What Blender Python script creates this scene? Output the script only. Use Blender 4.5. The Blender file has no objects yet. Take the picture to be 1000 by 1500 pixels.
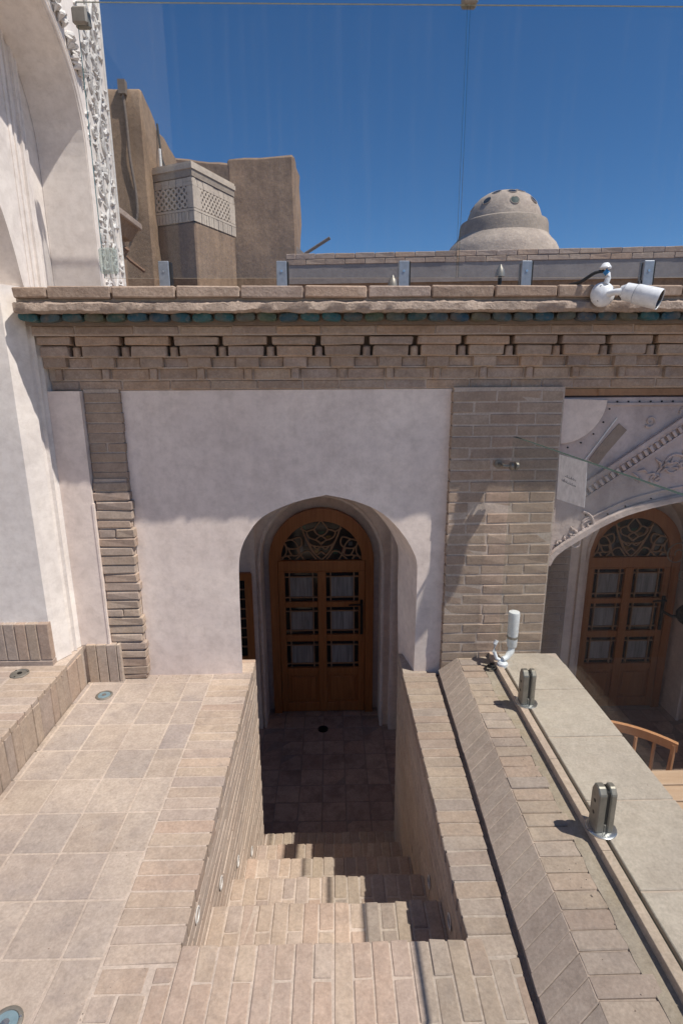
import bpy, bmesh, math, random
from mathutils import Vector, Matrix
random.seed(7)
R = math.radians
sc = bpy.context.scene
COL = sc.collection

# ------------------------------------------------------------------ camera
cam_d = bpy.data.cameras.new('camera'); cam = bpy.data.objects.new('camera', cam_d); COL.objects.link(cam)
sc.camera = cam
cam_d.sensor_fit = 'VERTICAL'; cam_d.sensor_height = 36.0; cam_d.sensor_width = 24.0
cam_d.lens = 798.0 / 1500.0 * 36.0
cam_d.clip_start = 0.05; cam_d.clip_end = 600
n_ = Vector((16, 3120, 798)).normalized()
d_ = Vector((-17, -204, 798)); d_ = (d_ - n_ * d_.dot(n_)).normalized()
x_ = d_.cross(-n_)
if x_.x < 0: x_ = -x_
# rows: world axes in image coordinates (right, down, forward) -> camera axes (x, y up, -z)
rot = Matrix(((x_.x, -x_.y, -x_.z), (d_.x, -d_.y, -d_.z), (-n_.x, n_.y, n_.z)))
cam.matrix_world = Matrix.Translation((0, 0, 1.8)) @ rot.to_4x4()

# ------------------------------------------------------------------ light
SUN = Vector((0.50, -0.25, 1.0)).normalized()
elev = math.asin(SUN.z); azim = math.atan2(SUN.x, SUN.y)
world = bpy.data.worlds.new('World'); sc.world = world; world.use_nodes = True
wn = world.node_tree.nodes; wl = world.node_tree.links
sky = wn.new('ShaderNodeTexSky'); sky.sky_type = 'NISHITA'; sky.sun_disc = False
sky.sun_elevation = elev; sky.sun_rotation = azim; sky.altitude = 1600
sky.air_density = 0.85; sky.dust_density = 0.1; sky.ozone_density = 4.0
bg = wn['Background']; bg.inputs['Strength'].default_value = 0.066
hs = wn.new('ShaderNodeHueSaturation'); hs.inputs['Saturation'].default_value = 1.2
wl.new(sky.outputs[0], hs.inputs['Color']); wl.new(hs.outputs[0], bg.inputs['Color'])
sun_d = bpy.data.lights.new('sun', 'SUN'); sun_d.energy = 3.3; sun_d.angle = R(0.6); sun_d.color = (1.0, 0.94, 0.86)
sun = bpy.data.objects.new('sun', sun_d); COL.objects.link(sun)
sun.rotation_euler = (-SUN).to_track_quat('-Z', 'Y').to_euler(); sun.location = (6, -3, 12)
sc.render.engine = 'CYCLES'
sc.view_settings.view_transform = 'Standard'; sc.view_settings.look = 'None'
sc.view_settings.gamma = 1.0; sc.view_settings.use_curve_mapping = False
sc.view_settings.exposure = 0.70
sc.cycles.max_bounces = 8; sc.cycles.diffuse_bounces = 5; sc.cycles.transparent_max_bounces = 12

# ------------------------------------------------------------------ materials
def nodes(name):
    m = bpy.data.materials.new(name); m.use_nodes = True
    nt = m.node_tree; b = nt.nodes['Principled BSDF']
    return m, nt, b
def ramp(nt, fac, cols, lo=0.0, hi=1.0):
    r = nt.nodes.new('ShaderNodeValToRGB'); e = r.color_ramp.elements
    e[0].position = lo; e[0].color = (*cols[0], 1); e[1].position = hi; e[1].color = (*cols[-1], 1)
    for i, c in enumerate(cols[1:-1]):
        k = e.new(lo + (hi - lo) * (i + 1) / (len(cols) - 1)); k.color = (*c, 1)
    nt.links.new(fac, r.inputs[0]); return r.outputs[0]
def noise(nt, vec, scale, detail=4, rough=0.6, dist=0.0):
    n = nt.nodes.new('ShaderNodeTexNoise'); n.inputs['Scale'].default_value = scale
    n.inputs['Detail'].default_value = detail; n.inputs['Roughness'].default_value = rough
    n.inputs['Distortion'].default_value = dist
    nt.links.new(vec, n.inputs['Vector']); return n.outputs['Fac']
def mixc(nt, fac, a, b, mode='MIX'):
    m = nt.nodes.new('ShaderNodeMix'); m.data_type = 'RGBA'; m.blend_type = mode
    for s, v in ((0, fac), (6, a), (7, b)):
        if isinstance(v, (int, float)): m.inputs[s].default_value = v
        elif isinstance(v, tuple): m.inputs[s].default_value = (*v, 1)
        else: nt.links.new(v, m.inputs[s])
    return m.outputs[2]
def math_(nt, op, a, b=0.0):
    m = nt.nodes.new('ShaderNodeMath'); m.operation = op
    for s, v in ((0, a), (1, b)):
        if isinstance(v, (int, float)): m.inputs[s].default_value = v
        else: nt.links.new(v, m.inputs[s])
    return m.outputs[0]
def bump(nt, b, h, strength, dist, chain=None):
    n = nt.nodes.new('ShaderNodeBump'); n.inputs['Strength'].default_value = strength; n.inputs['Distance'].default_value = dist
    nt.links.new(h, n.inputs['Height'])
    if chain: nt.links.new(chain, n.inputs['Normal'])
    nt.links.new(n.outputs[0], b.inputs['Normal']); return n.outputs[0]

def masonry(name, cols, stain=(0.30, 0.25, 0.22), dust=(0.46, 0.40, 0.35), stain_amt=0.35, dust_amt=0.3, rough=0.9, bs=0.5, bd=0.004, fine=90, big=6, obj=True):
    """fired clay: each piece its own tone from its random number, blotches, dust and pits"""
    m, nt, b = nodes(name)
    tc = nt.nodes.new('ShaderNodeTexCoord'); oi = nt.nodes.new('ShaderNodeObjectInfo')
    add = nt.nodes.new('ShaderNodeVectorMath'); add.operation = 'MULTIPLY_ADD'
    cmb = nt.nodes.new('ShaderNodeCombineXYZ')
    for i in range(3): nt.links.new(oi.outputs['Random'], cmb.inputs[i])
    nt.links.new(cmb.outputs[0], add.inputs[0]); add.inputs[1].default_value = (91, 57, 33)
    nt.links.new(tc.outputs['Object'], add.inputs[2]); v = add.outputs[0]
    base = ramp(nt, oi.outputs['Random'], cols) if obj else ramp(nt, noise(nt, v, 1.7, 3), cols, 0.3, 0.7)
    n1 = noise(nt, v, big, 5, 0.65, 0.3)
    n2 = noise(nt, v, big * 3.3, 5, 0.7)
    s = math_(nt, 'MULTIPLY', ramp(nt, n1, ((0, 0, 0), (1, 1, 1)), 0.48, 0.72), stain_amt)
    c = mixc(nt, s, base, stain)
    d = math_(nt, 'MULTIPLY', ramp(nt, n2, ((0, 0, 0), (1, 1, 1)), 0.5, 0.75), dust_amt)
    c = mixc(nt, d, c, dust)
    n3 = noise(nt, v, fine, 4, 0.7)
    sh = ramp(nt, n3, ((0.78,) * 3, (1.08,) * 3), 0.3, 0.7)
    c = mixc(nt, 1.0, c, sh, 'MULTIPLY')
    geo = nt.nodes.new('ShaderNodeNewGeometry')
    c = mixc(nt, 1.0, c, ramp(nt, noise(nt, geo.outputs['Position'], 1.3, 6, 0.65, 0.6), ((0.84, 0.83, 0.84), (1.08, 1.08, 1.07)), 0.35, 0.66), 'MULTIPLY')
    c = mixc(nt, 1.0, c, ramp(nt, noise(nt, geo.outputs['Position'], 19, 4, 0.7), ((0.90, 0.89, 0.88), (1.05, 1.05, 1.05)), 0.32, 0.6), 'MULTIPLY')
    nt.links.new(c, b.inputs['Base Color']); b.inputs['Roughness'].default_value = rough
    b.inputs['Specular IOR Level'].default_value = 0.2
    ch = bump(nt, b, n3, bs * 0.6, bd * 0.35)
    bump(nt, b, n2, bs, bd, ch)
    return m

def plaster(name, col, col2, bs=0.25, bd=0.004, big=1.5, fine=60, rough=0.85, streak=0.0, straw=0.0):
    m, nt, b = nodes(name)
    tc = nt.nodes.new('ShaderNodeTexCoord'); v = tc.outputs['Object']
    c = mixc(nt, ramp(nt, noise(nt, v, big, 6, 0.6, 0.5), ((0, 0, 0), (1, 1, 1)), 0.35, 0.7), col, col2)
    n2 = noise(nt, v, big * 7, 5, 0.65)
    c = mixc(nt, 1.0, c, ramp(nt, n2, ((0.975,) * 3, (1.02,) * 3), 0.35, 0.65), 'MULTIPLY')
    if streak:
        mp = nt.nodes.new('ShaderNodeMapping'); mp.inputs['Scale'].default_value = (7, 7, 0.5)
        nt.links.new(v, mp.inputs[0])
        c = mixc(nt, 1.0, c, ramp(nt, noise(nt, mp.outputs[0], 1.6, 4), ((1 - streak,) * 3, (1.0,) * 3), 0.35, 0.6), 'MULTIPLY')
    geo = nt.nodes.new('ShaderNodeNewGeometry')
    c = mixc(nt, 1.0, c, ramp(nt, noise(nt, geo.outputs['Position'], 1.3, 6, 0.65, 0.6), ((0.84, 0.83, 0.84), (1.08, 1.08, 1.07)), 0.35, 0.66), 'MULTIPLY')
    c = mixc(nt, 1.0, c, ramp(nt, noise(nt, geo.outputs['Position'], 19, 4, 0.7), ((0.90, 0.89, 0.88), (1.05, 1.05, 1.05)), 0.32, 0.6), 'MULTIPLY')
    if straw:
        c = mixc(nt, 1.0, c, ramp(nt, noise(nt, v, 30, 5, 0.75), ((1 - straw,) * 3, (1 + straw * .6,) * 3), 0.35, 0.65), 'MULTIPLY')
        c = mixc(nt, 1.0, c, ramp(nt, noise(nt, v, 3.2, 6, 0.7, 0.8), ((1 - straw * .8,) * 3, (1 + straw * .4,) * 3), 0.38, 0.62), 'MULTIPLY')
    hl = noise(nt, v, 2.3, 7, 0.62, 1.2)
    r_ = math_(nt, 'ABSOLUTE', math_(nt, 'SUBTRACT', hl, 0.5))
    c = mixc(nt, 1.0, c, ramp(nt, r_, ((0.93, 0.92, 0.91), (1, 1, 1)), 0.0, 0.0025), 'MULTIPLY')
    n9 = noise(nt, v, 5.5, 6, 0.75, 2.0)
    c = mixc(nt, 1.0, c, ramp(nt, n9, ((0.97, 0.965, 0.955), (1, 1, 1)), 0.20, 0.27), 'MULTIPLY')
    nt.links.new(c, b.inputs['Base Color']); b.inputs['Roughness'].default_value = rough
    b.inputs['Specular IOR Level'].default_value = 0.25
    ch = bump(nt, b, n2, bs, bd * 1.5)
    bump(nt, b, noise(nt, v, fine, 4, 0.7), bs, bd * 0.3, ch)
    return m

def simple(name, col, rough=0.5, metal=0.0, spec=0.5, bsn=0.0):
    m, nt, b = nodes(name)
    tc = nt.nodes.new('ShaderNodeTexCoord')
    n = noise(nt, tc.outputs['Object'], 35, 4)
    c = mixc(nt, 1.0, tuple(col), ramp(nt, n, ((0.82,) * 3, (1.1,) * 3), 0.3, 0.7), 'MULTIPLY')
    nt.links.new(c, b.inputs['Base Color'])
    b.inputs['Roughness'].default_value = rough; b.inputs['Metallic'].default_value = metal
    b.inputs['Specular IOR Level'].default_value = spec
    if bsn: bump(nt, b, n, bsn, 0.002)
    return m

def wood(name, c1, c2, rough=0.45, axis='Z'):
    m, nt, b = nodes(name)
    tc = nt.nodes.new('ShaderNodeTexCoord'); mp = nt.nodes.new('ShaderNodeMapping')
    mp.inputs['Scale'].default_value = {'Z': (30, 30, 1.6), 'X': (1.6, 30, 30), 'Y': (30, 1.6, 30)}[axis]
    oi = nt.nodes.new('ShaderNodeObjectInfo'); ad = nt.nodes.new('ShaderNodeVectorMath'); ad.operation = 'ADD'
    sc3 = nt.nodes.new('ShaderNodeVectorMath'); sc3.operation = 'SCALE'; sc3.inputs['Scale'].default_value = 37.0
    cx3 = nt.nodes.new('ShaderNodeCombineXYZ')
    for i in range(3): nt.links.new(oi.outputs['Random'], cx3.inputs[i])
    nt.links.new(cx3.outputs[0], sc3.inputs[0]); nt.links.new(tc.outputs['Object'], ad.inputs[0]); nt.links.new(sc3.outputs[0], ad.inputs[1])
    nt.links.new(ad.outputs[0], mp.inputs[0])
    n = noise(nt, mp.outputs[0], 1.6, 6, 0.6, 1.0)
    nt.links.new(ramp(nt, n, (c1, c2), 0.3, 0.7), b.inputs['Base Color'])
    b.inputs['Roughness'].default_value = rough
    bump(nt, b, n, 0.15, 0.001)
    return m

def glass(name, tint=(0.90, 0.95, 0.94), haze=0.03, edge=False, dirt=0.04):
    m = bpy.data.materials.new(name); m.use_nodes = True; nt = m.node_tree; nt.nodes.clear()
    o = nt.nodes.new('ShaderNodeOutputMaterial')
    tr = nt.nodes.new('ShaderNodeBsdfTransparent'); tr.inputs[0].default_value = (*tint, 1)
    gl = nt.nodes.new('ShaderNodeBsdfGlossy'); gl.inputs['Roughness'].default_value = 0.01
    lw = nt.nodes.new('ShaderNodeLayerWeight'); lw.inputs[0].default_value = 0.5
    pw = math_(nt, 'POWER', lw.outputs['Facing'], 5.0); fac = math_(nt, 'ADD', math_(nt, 'MULTIPLY', pw, 0.55), 0.022)
    mx = nt.nodes.new('ShaderNodeMixShader')
    nt.links.new(fac, mx.inputs[0]); nt.links.new(tr.outputs[0], mx.inputs[1]); nt.links.new(gl.outputs[0], mx.inputs[2])
    df = nt.nodes.new('ShaderNodeBsdfDiffuse'); df.inputs[0].default_value = (0.6, 0.62, 0.6, 1)
    tc = nt.nodes.new('ShaderNodeTexCoord'); mp = nt.nodes.new('ShaderNodeMapping')
    mp.inputs['Rotation'].default_value = (0, R(35), 0); mp.inputs['Scale'].default_value = (14, 14, 0.6)
    nt.links.new(tc.outputs['Object'], mp.inputs[0])
    n = noise(nt, mp.outputs[0], 1.5, 6, 0.6)
    f = math_(nt, 'MULTIPLY', ramp(nt, n, ((0, 0, 0), (1, 1, 1)), 0.5, 0.85), dirt)
    f = math_(nt, 'ADD', f, haze)
    m2 = nt.nodes.new('ShaderNodeMixShader'); nt.links.new(f, m2.inputs[0])
    nt.links.new(mx.outputs[0], m2.inputs[1]); nt.links.new(df.outputs[0], m2.inputs[2])
    nt.links.new(m2.outputs[0], o.inputs[0])
    return m

MAT = {}
MAT['tile'] = masonry('terrace tile', ((0.40, 0.325, 0.265), (0.44, 0.36, 0.295), (0.37, 0.31, 0.275), (0.42, 0.345, 0.28), (0.46, 0.38, 0.315), (0.38, 0.32, 0.275)), stain=(0.25, 0.215, 0.205), stain_amt=0.5, dust=(0.47, 0.40, 0.335), dust_amt=0.4, bs=0.3, bd=0.002, big=5)
MAT['pbrick'] = masonry('paving brick', ((0.40, 0.315, 0.25), (0.45, 0.355, 0.275), (0.43, 0.32, 0.25), (0.38, 0.31, 0.265), (0.47, 0.375, 0.30)), stain=(0.26, 0.22, 0.20), dust=(0.46, 0.385, 0.32), bs=0.35, bd=0.003, big=9)
MAT['sbrick'] = masonry('stair wall brick', ((0.49, 0.40, 0.33), (0.53, 0.435, 0.36), (0.50, 0.395, 0.32), (0.47, 0.395, 0.335)), stain=(0.38, 0.31, 0.26), dust=(0.57, 0.49, 0.42), bs=0.4, bd=0.003, big=9)
MAT['wbrick'] = masonry('wall brick', ((0.42, 0.32, 0.245), (0.38, 0.285, 0.22), (0.44, 0.34, 0.26), (0.40, 0.31, 0.245), (0.43, 0.315, 0.24)), stain=(0.27, 0.19, 0.14), dust_amt=0.15, dust=(0.45, 0.37, 0.30), bs=0.5, bd=0.004, big=9)
MAT['cbrick'] = masonry('cornice brick', ((0.45, 0.34, 0.26), (0.38, 0.285, 0.22), (0.50, 0.35, 0.245), (0.41, 0.325, 0.275), (0.48, 0.365, 0.275), (0.36, 0.28, 0.23)), stain=(0.28, 0.205, 0.16), stain_amt=0.5, dust=(0.54, 0.45, 0.375), dust_amt=0.5, bs=0.8, bd=0.007, big=10)
MAT['obrick'] = masonry('parapet side brick', ((0.47, 0.38, 0.315), (0.44, 0.35, 0.29), (0.49, 0.39, 0.32)), stain=(0.38, 0.30, 0.25), dust=(0.52, 0.44, 0.37), bs=0.5, bd=0.004, big=7)
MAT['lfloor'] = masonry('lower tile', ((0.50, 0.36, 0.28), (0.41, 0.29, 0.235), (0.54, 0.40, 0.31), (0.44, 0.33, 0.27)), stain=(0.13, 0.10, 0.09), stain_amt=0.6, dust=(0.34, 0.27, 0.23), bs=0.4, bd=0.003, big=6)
MAT['mortar'] = masonry('pale mortar', ((0.48, 0.395, 0.325), (0.52, 0.43, 0.36)), stain=(0.38, 0.31, 0.26), dust=(0.55, 0.49, 0.43), bs=0.5, bd=0.004, obj=False, big=8)
MAT['wmortar'] = masonry('wall mortar', ((0.50, 0.41, 0.34), (0.54, 0.45, 0.38)), stain=(0.42, 0.33, 0.27), dust=(0.58, 0.50, 0.43), bs=0.5, bd=0.004, obj=False, big=8)
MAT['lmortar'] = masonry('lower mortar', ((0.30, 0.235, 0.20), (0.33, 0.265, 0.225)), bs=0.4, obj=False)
MAT['rough_mortar'] = masonry('rough mortar', ((0.46, 0.37, 0.30), (0.42, 0.33, 0.27)), stain=(0.32, 0.24, 0.19), dust=(0.56, 0.47, 0.40), bs=0.9, bd=0.012, obj=False, big=14, fine=60)
MAT['bed'] = masonry('mortar bed', ((0.36, 0.295, 0.22), (0.40, 0.345, 0.28)), stain=(0.30, 0.235, 0.155), stain_amt=0.7, dust=(0.47, 0.41, 0.35), bs=0.6, bd=0.006, obj=False, big=5)
MAT['stone'] = masonry('parapet slab', ((0.43, 0.375, 0.32), (0.45, 0.395, 0.335), (0.44, 0.38, 0.32)), stain=(0.36, 0.305, 0.25), stain_amt=0.4, dust=(0.48, 0.42, 0.36), dust_amt=0.4, bs=0.25, bd=0.002, big=4)
MAT['strip'] = masonry('marble strip', ((0.50, 0.40, 0.31), (0.54, 0.42, 0.34)), stain=(0.44, 0.32, 0.235), bs=0.1, bd=0.001, big=12, rough=0.5)
MAT['plaster'] = plaster('pink white plaster', (0.82, 0.71, 0.64), (0.79, 0.68, 0.61), streak=0.05)
MAT['white'] = plaster('white gypsum plaster', (0.81, 0.755, 0.70), (0.765, 0.71, 0.655), bs=0.2)
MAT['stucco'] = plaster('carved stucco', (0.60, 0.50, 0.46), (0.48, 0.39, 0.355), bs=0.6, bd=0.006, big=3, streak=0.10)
MAT['stucco_w'] = plaster('white carved stucco', (0.72, 0.70, 0.67), (0.60, 0.58, 0.56), bs=0.5, bd=0.005, big=6)
MAT['inner'] = plaster('corridor plaster', (0.82, 0.69, 0.60), (0.76, 0.63, 0.54))
MAT['scar'] = plaster('bare patch', (0.33, 0.255, 0.20), (0.28, 0.215, 0.17), bs=0.8, bd=0.008)
MAT['adobe'] = plaster('adobe straw render', (0.335, 0.232, 0.157), (0.295, 0.203, 0.136), bs=0.45, bd=0.014, big=1.2, fine=34, streak=0.14, rough=0.95, straw=0.16)
MAT['adobe_p'] = plaster('pale adobe', (0.46, 0.38, 0.315), (0.41, 0.335, 0.275), bs=0.6, bd=0.016, big=1.5, fine=16, straw=0.12, rough=0.95)
MAT['adobe_d'] = plaster('dark adobe band', (0.33, 0.275, 0.225), (0.38, 0.315, 0.255), bs=0.5, bd=0.015, big=2, fine=24, straw=0.12, rough=0.95)
MAT['cement'] = plaster('grey cement render', (0.25, 0.225, 0.215), (0.28, 0.25, 0.235), bs=0.4, bd=0.01, big=1.0)
MAT['screenbrick'] = masonry('pale screen brick', ((0.62, 0.53, 0.44), (0.58, 0.50, 0.41)), bs=0.4, obj=False, big=5, stain=(0.36, 0.29, 0.23))
MAT['recess'] = simple('shade-toned recess', (0.20, 0.15, 0.115), 0.95)  # dark brown puts the shade of the cornice recesses into the colour
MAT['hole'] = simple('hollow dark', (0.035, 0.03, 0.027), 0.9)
MAT['glaze'] = masonry('turquoise glaze', ((0.04, 0.13, 0.13), (0.035, 0.08, 0.13), (0.06, 0.11, 0.07), (0.13, 0.13, 0.09), (0.035, 0.10, 0.14)), stain=(0.16, 0.12, 0.09), stain_amt=0.9, dust=(0.22, 0.18, 0.14), dust_amt=0.7, rough=0.35, bs=0.3, big=14)
MAT['door'] = wood('varnished door wood', (0.30, 0.10, 0.028), (0.44, 0.175, 0.058), 0.4)
MAT['door_l'] = wood('carved lattice wood', (0.30, 0.16, 0.085), (0.38, 0.22, 0.12), 0.5)
MAT['furn'] = wood('light furniture wood', (0.42, 0.20, 0.095), (0.52, 0.27, 0.14), 0.45)
MAT['plank'] = wood('pale plank', (0.42, 0.28, 0.18), (0.50, 0.35, 0.24), 0.6, 'X')
MAT['oldwood'] = wood('weathered wood', (0.13, 0.10, 0.085), (0.20, 0.16, 0.13), 0.8, 'X')
MAT['pane_d'] = simple('dark window glass', (0.018, 0.02, 0.022), 0.08)
MAT['curtain'] = wood('lace behind glass', (0.16, 0.155, 0.15), (0.42, 0.40, 0.38), 0.25)
MAT['colg'] = [simple('green glass', (0.03, 0.09, 0.06), 0.1), simple('amber glass', (0.20, 0.11, 0.03), 0.1), simple('red glass', (0.12, 0.02, 0.02), 0.1), simple('clear grey glass', (0.10, 0.11, 0.12), 0.08)]
MAT['iron'] = simple('black iron', (0.02, 0.02, 0.02), 0.45, 0.4)
MAT['rubber'] = simple('black cable', (0.015, 0.015, 0.015), 0.55)
MAT['steel'] = simple('brushed steel', (0.27, 0.25, 0.215), 0.5, 0.6)
MAT['steel_b'] = simple('painted grey metal', (0.30, 0.33, 0.37), 0.4, 0.5)
MAT['steel_l'] = simple('polished ring', (0.55, 0.57, 0.58), 0.25, 0.9)
MAT['wplastic'] = simple('white plastic', (0.74, 0.76, 0.78), 0.35)
MAT['bplastic'] = simple('blue cap', (0.02, 0.18, 0.42), 0.4)
MAT['lens'] = simple('camera lens', (0.01, 0.01, 0.012), 0.08)
MAT['lampglass'] = simple('frosted blue lamp glass', (0.17, 0.24, 0.27), 0.2)
MAT['paper'] = simple('white paper', (0.74, 0.72, 0.71), 0.8)
MAT['ink'] = simple('grey ink', (0.18, 0.18, 0.19), 0.8)
MAT['paint_w'] = simple('white paint ring', (0.68, 0.66, 0.63), 0.5)
MAT['ground'] = plaster('dusty ground', (0.36, 0.29, 0.22), (0.31, 0.25, 0.19), bs=0.5, bd=0.02, big=0.4, fine=8)
MAT['glass'] = glass('screen glass', (0.955, 0.965, 0.965), 0.010, dirt=0.035)
MAT['glass2'] = glass('guard glass', (0.935, 0.95, 0.94), 0.014, dirt=0.03)
MAT['gedge'] = simple('green glass edge', (0.06, 0.17, 0.14), 0.15)
MAT['gedge_d'] = simple('dull glass edge', (0.035, 0.055, 0.045), 0.6, 0, 0.2)
MAT['plate'] = glass('hazy glass plate', (0.80, 0.86, 0.84), 0.22, dirt=0.2)
MAT['gedge_w'] = simple('worn glass edge', (0.32, 0.38, 0.34), 0.2)

# ------------------------------------------------------------------ helpers
W = {}
def loc_of(p): return W.get(p.name, Vector((0, 0, 0))) if p else Vector((0, 0, 0))
def thing(name, label, cat, loc=(0, 0, 0), group=None):
    o = bpy.data.objects.new(name, None); COL.objects.link(o); o.empty_display_size = 0.1
    o.location = loc; o['label'] = label; o['category'] = cat
    if group: o['group'] = group
    W[o.name] = Vector(loc); return o
def tag(o, label, cat, group=None):
    o['label'] = label; o['category'] = cat
    if group: o['group'] = group
    return o
def structure(o): o['kind'] = 'structure'; return o

class MB:
    def __init__(s): s.v = []; s.f = []; s.m = []
    def face(s, idx, m=0): s.f.append(tuple(idx)); s.m.append(m)
    def hexa(s, c, m=0):
        b = len(s.v); s.v += [tuple(p) for p in c]
        for q in ((3, 2, 1, 0), (4, 5, 6, 7), (0, 1, 5, 4), (1, 2, 6, 5), (2, 3, 7, 6), (3, 0, 4, 7)): s.face([b + i for i in q], m)
        return s
    def box(s, x0, x1, y0, y1, z0, z1, m=0):
        return s.hexa([(x0, y0, z0), (x1, y0, z0), (x1, y1, z0), (x0, y1, z0), (x0, y0, z1), (x1, y0, z1), (x1, y1, z1), (x0, y1, z1)], m)
    def loft(s, A, B, m=0, cap=True):
        """two polygons with the same number of points"""
        b = len(s.v); n = len(A); s.v += [tuple(p) for p in A] + [tuple(p) for p in B]
        for i in range(n): s.face((b + i, b + (i + 1) % n, b + n + (i + 1) % n, b + n + i), m)
        if cap: s.face([b + i for i in range(n)][::-1], m); s.face([b + n + i for i in range(n)], m)
        return s
    def prism_y(s, poly, y0, y1, m=0): return s.loft([(x, y0, z) for x, z in poly], [(x, y1, z) for x, z in poly], m)
    def prism_x(s, poly, x0, x1, m=0): return s.loft([(x0, y, z) for y, z in poly], [(x1, y, z) for y, z in poly], m)
    def prism_z(s, poly, z0, z1, m=0): return s.loft([(x, y, z0) for x, y in poly], [(x, y, z1) for x, y in poly], m)
    def tube(s, pts, r, n=8, m=0, closed=False, squash=None):
        pts = [Vector(p) for p in pts]; b = len(s.v); N = len(pts)
        rr = r if isinstance(r, (list, tuple)) else [r] * N
        up = Vector((0.123, 0.21, 0.97))
        for i, p in enumerate(pts):
            if closed: t = pts[(i + 1) % N] - pts[i - 1]
            else: t = pts[min(i + 1, N - 1)] - pts[max(i - 1, 0)]
            t = t.normalized() if t.length > 1e-9 else Vector((0, 0, 1))
            a = t.cross(up)
            if a.length < 1e-3: a = t.cross(Vector((1, 0, 0)))
            a.normalize(); c = a.cross(t).normalized()
            for k in range(n):
                w = 2 * math.pi * k / n
                q = a * math.cos(w) * rr[i] + c * math.sin(w) * rr[i]
                s.v.append(tuple(p + q))
        L = N if closed else N - 1
        for i in range(L):
            j = (i + 1) % N
            for k in range(n): s.face((b + i * n + k, b + i * n + (k + 1) % n, b + j * n + (k + 1) % n, b + j * n + k), m)
        if not closed:
            s.face([b + k for k in range(n)][::-1], m); s.face([b + (N - 1) * n + k for k in range(n)], m)
        return s
    def strip(s, pts, w, y0, y1, m=0):
        """flat lath in the XZ plane following pts, from depth y0 to y1, one closed band"""
        P = [Vector((p[0], p[1])) for p in pts]
        P = [p for i, p in enumerate(P) if i == 0 or (p - P[i - 1]).length > 1e-6]
        A = []; B = []
        for i, p in enumerate(P):
            t = (P[min(i + 1, len(P) - 1)] - P[max(i - 1, 0)])
            if t.length < 1e-9: t = Vector((1, 0))
            t.normalize(); nn = Vector((-t.y, t.x)) * w / 2; A.append(p + nn); B.append(p - nn)
        b = len(s.v)
        for q in (A, B):
            for y in (y0, y1): s.v += [(p.x, y, p.y) for p in q]
        n = len(P); a0, a1, b0, b1 = b, b + n, b + 2 * n, b + 3 * n
        for i in range(n - 1):
            s.face((a0 + i, a0 + i + 1, b0 + i + 1, b0 + i), m); s.face((a1 + i, b1 + i, b1 + i + 1, a1 + i + 1), m)
            s.face((a0 + i, a1 + i, a1 + i + 1, a0 + i + 1), m); s.face((b0 + i, b0 + i + 1, b1 + i + 1, b1 + i), m)
        for i in (0, n - 1): s.face((a0 + i, b0 + i, b1 + i, a1 + i), m)
        return s
    def lathe(s, prof, c, axis=(0, 0, 1), n=24, m=0):
        c = Vector(c); ax = Vector(axis).normalized()
        a = ax.cross(Vector((0, 0, 1)))
        if a.length < 1e-3: a = Vector((1, 0, 0))
        a.normalize(); d = ax.cross(a)
        b = len(s.v)
        for r, h in prof:
            for k in range(n):
                w = 2 * math.pi * k / n
                s.v.append(tuple(c + ax * h + (a * math.cos(w) + d * math.sin(w)) * max(r, 1e-4)))
        for i in range(len(prof) - 1):
            for k in range(n): s.face((b + i * n + k, b + i * n + (k + 1) % n, b + (i + 1) * n + (k + 1) % n, b + (i + 1) * n + k), m)
        s.face([b + k for k in range(n)][::-1], m); s.face([b + (len(prof) - 1) * n + k for k in range(n)], m)
        return s
    def build(s, name, mats, parent=None, smooth=False, bevel=0.0, origin=None):
        me = bpy.data.meshes.new(name); o0 = Vector(origin) if origin else (loc_of(parent) if parent else Vector((0, 0, 0)))
        me.from_pydata([tuple(Vector(v) - o0) for v in s.v], [], s.f)
        for mm in (mats if isinstance(mats, (list, tuple)) else [mats]): me.materials.append(mm)
        me.polygons.foreach_set('material_index', s.m)
        bm = bmesh.new(); bm.from_mesh(me); bmesh.ops.recalc_face_normals(bm, faces=bm.faces)
        if bevel:
            bmesh.ops.bevel(bm, geom=[e for e in bm.edges if e.calc_face_angle(0) > 0.6], offset=bevel, segments=1, affect='EDGES')
        bm.to_mesh(me); bm.free()
        if smooth:
            me.polygons.foreach_set('use_smooth', [True] * len(me.polygons)); me.set_sharp_from_angle(angle=R(42))
        o = bpy.data.objects.new(name, me); COL.objects.link(o)
        if parent: o.parent = parent; o.location = o0 - loc_of(parent)
        else: o.location = o0
        W[o.name] = o0; return o

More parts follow.
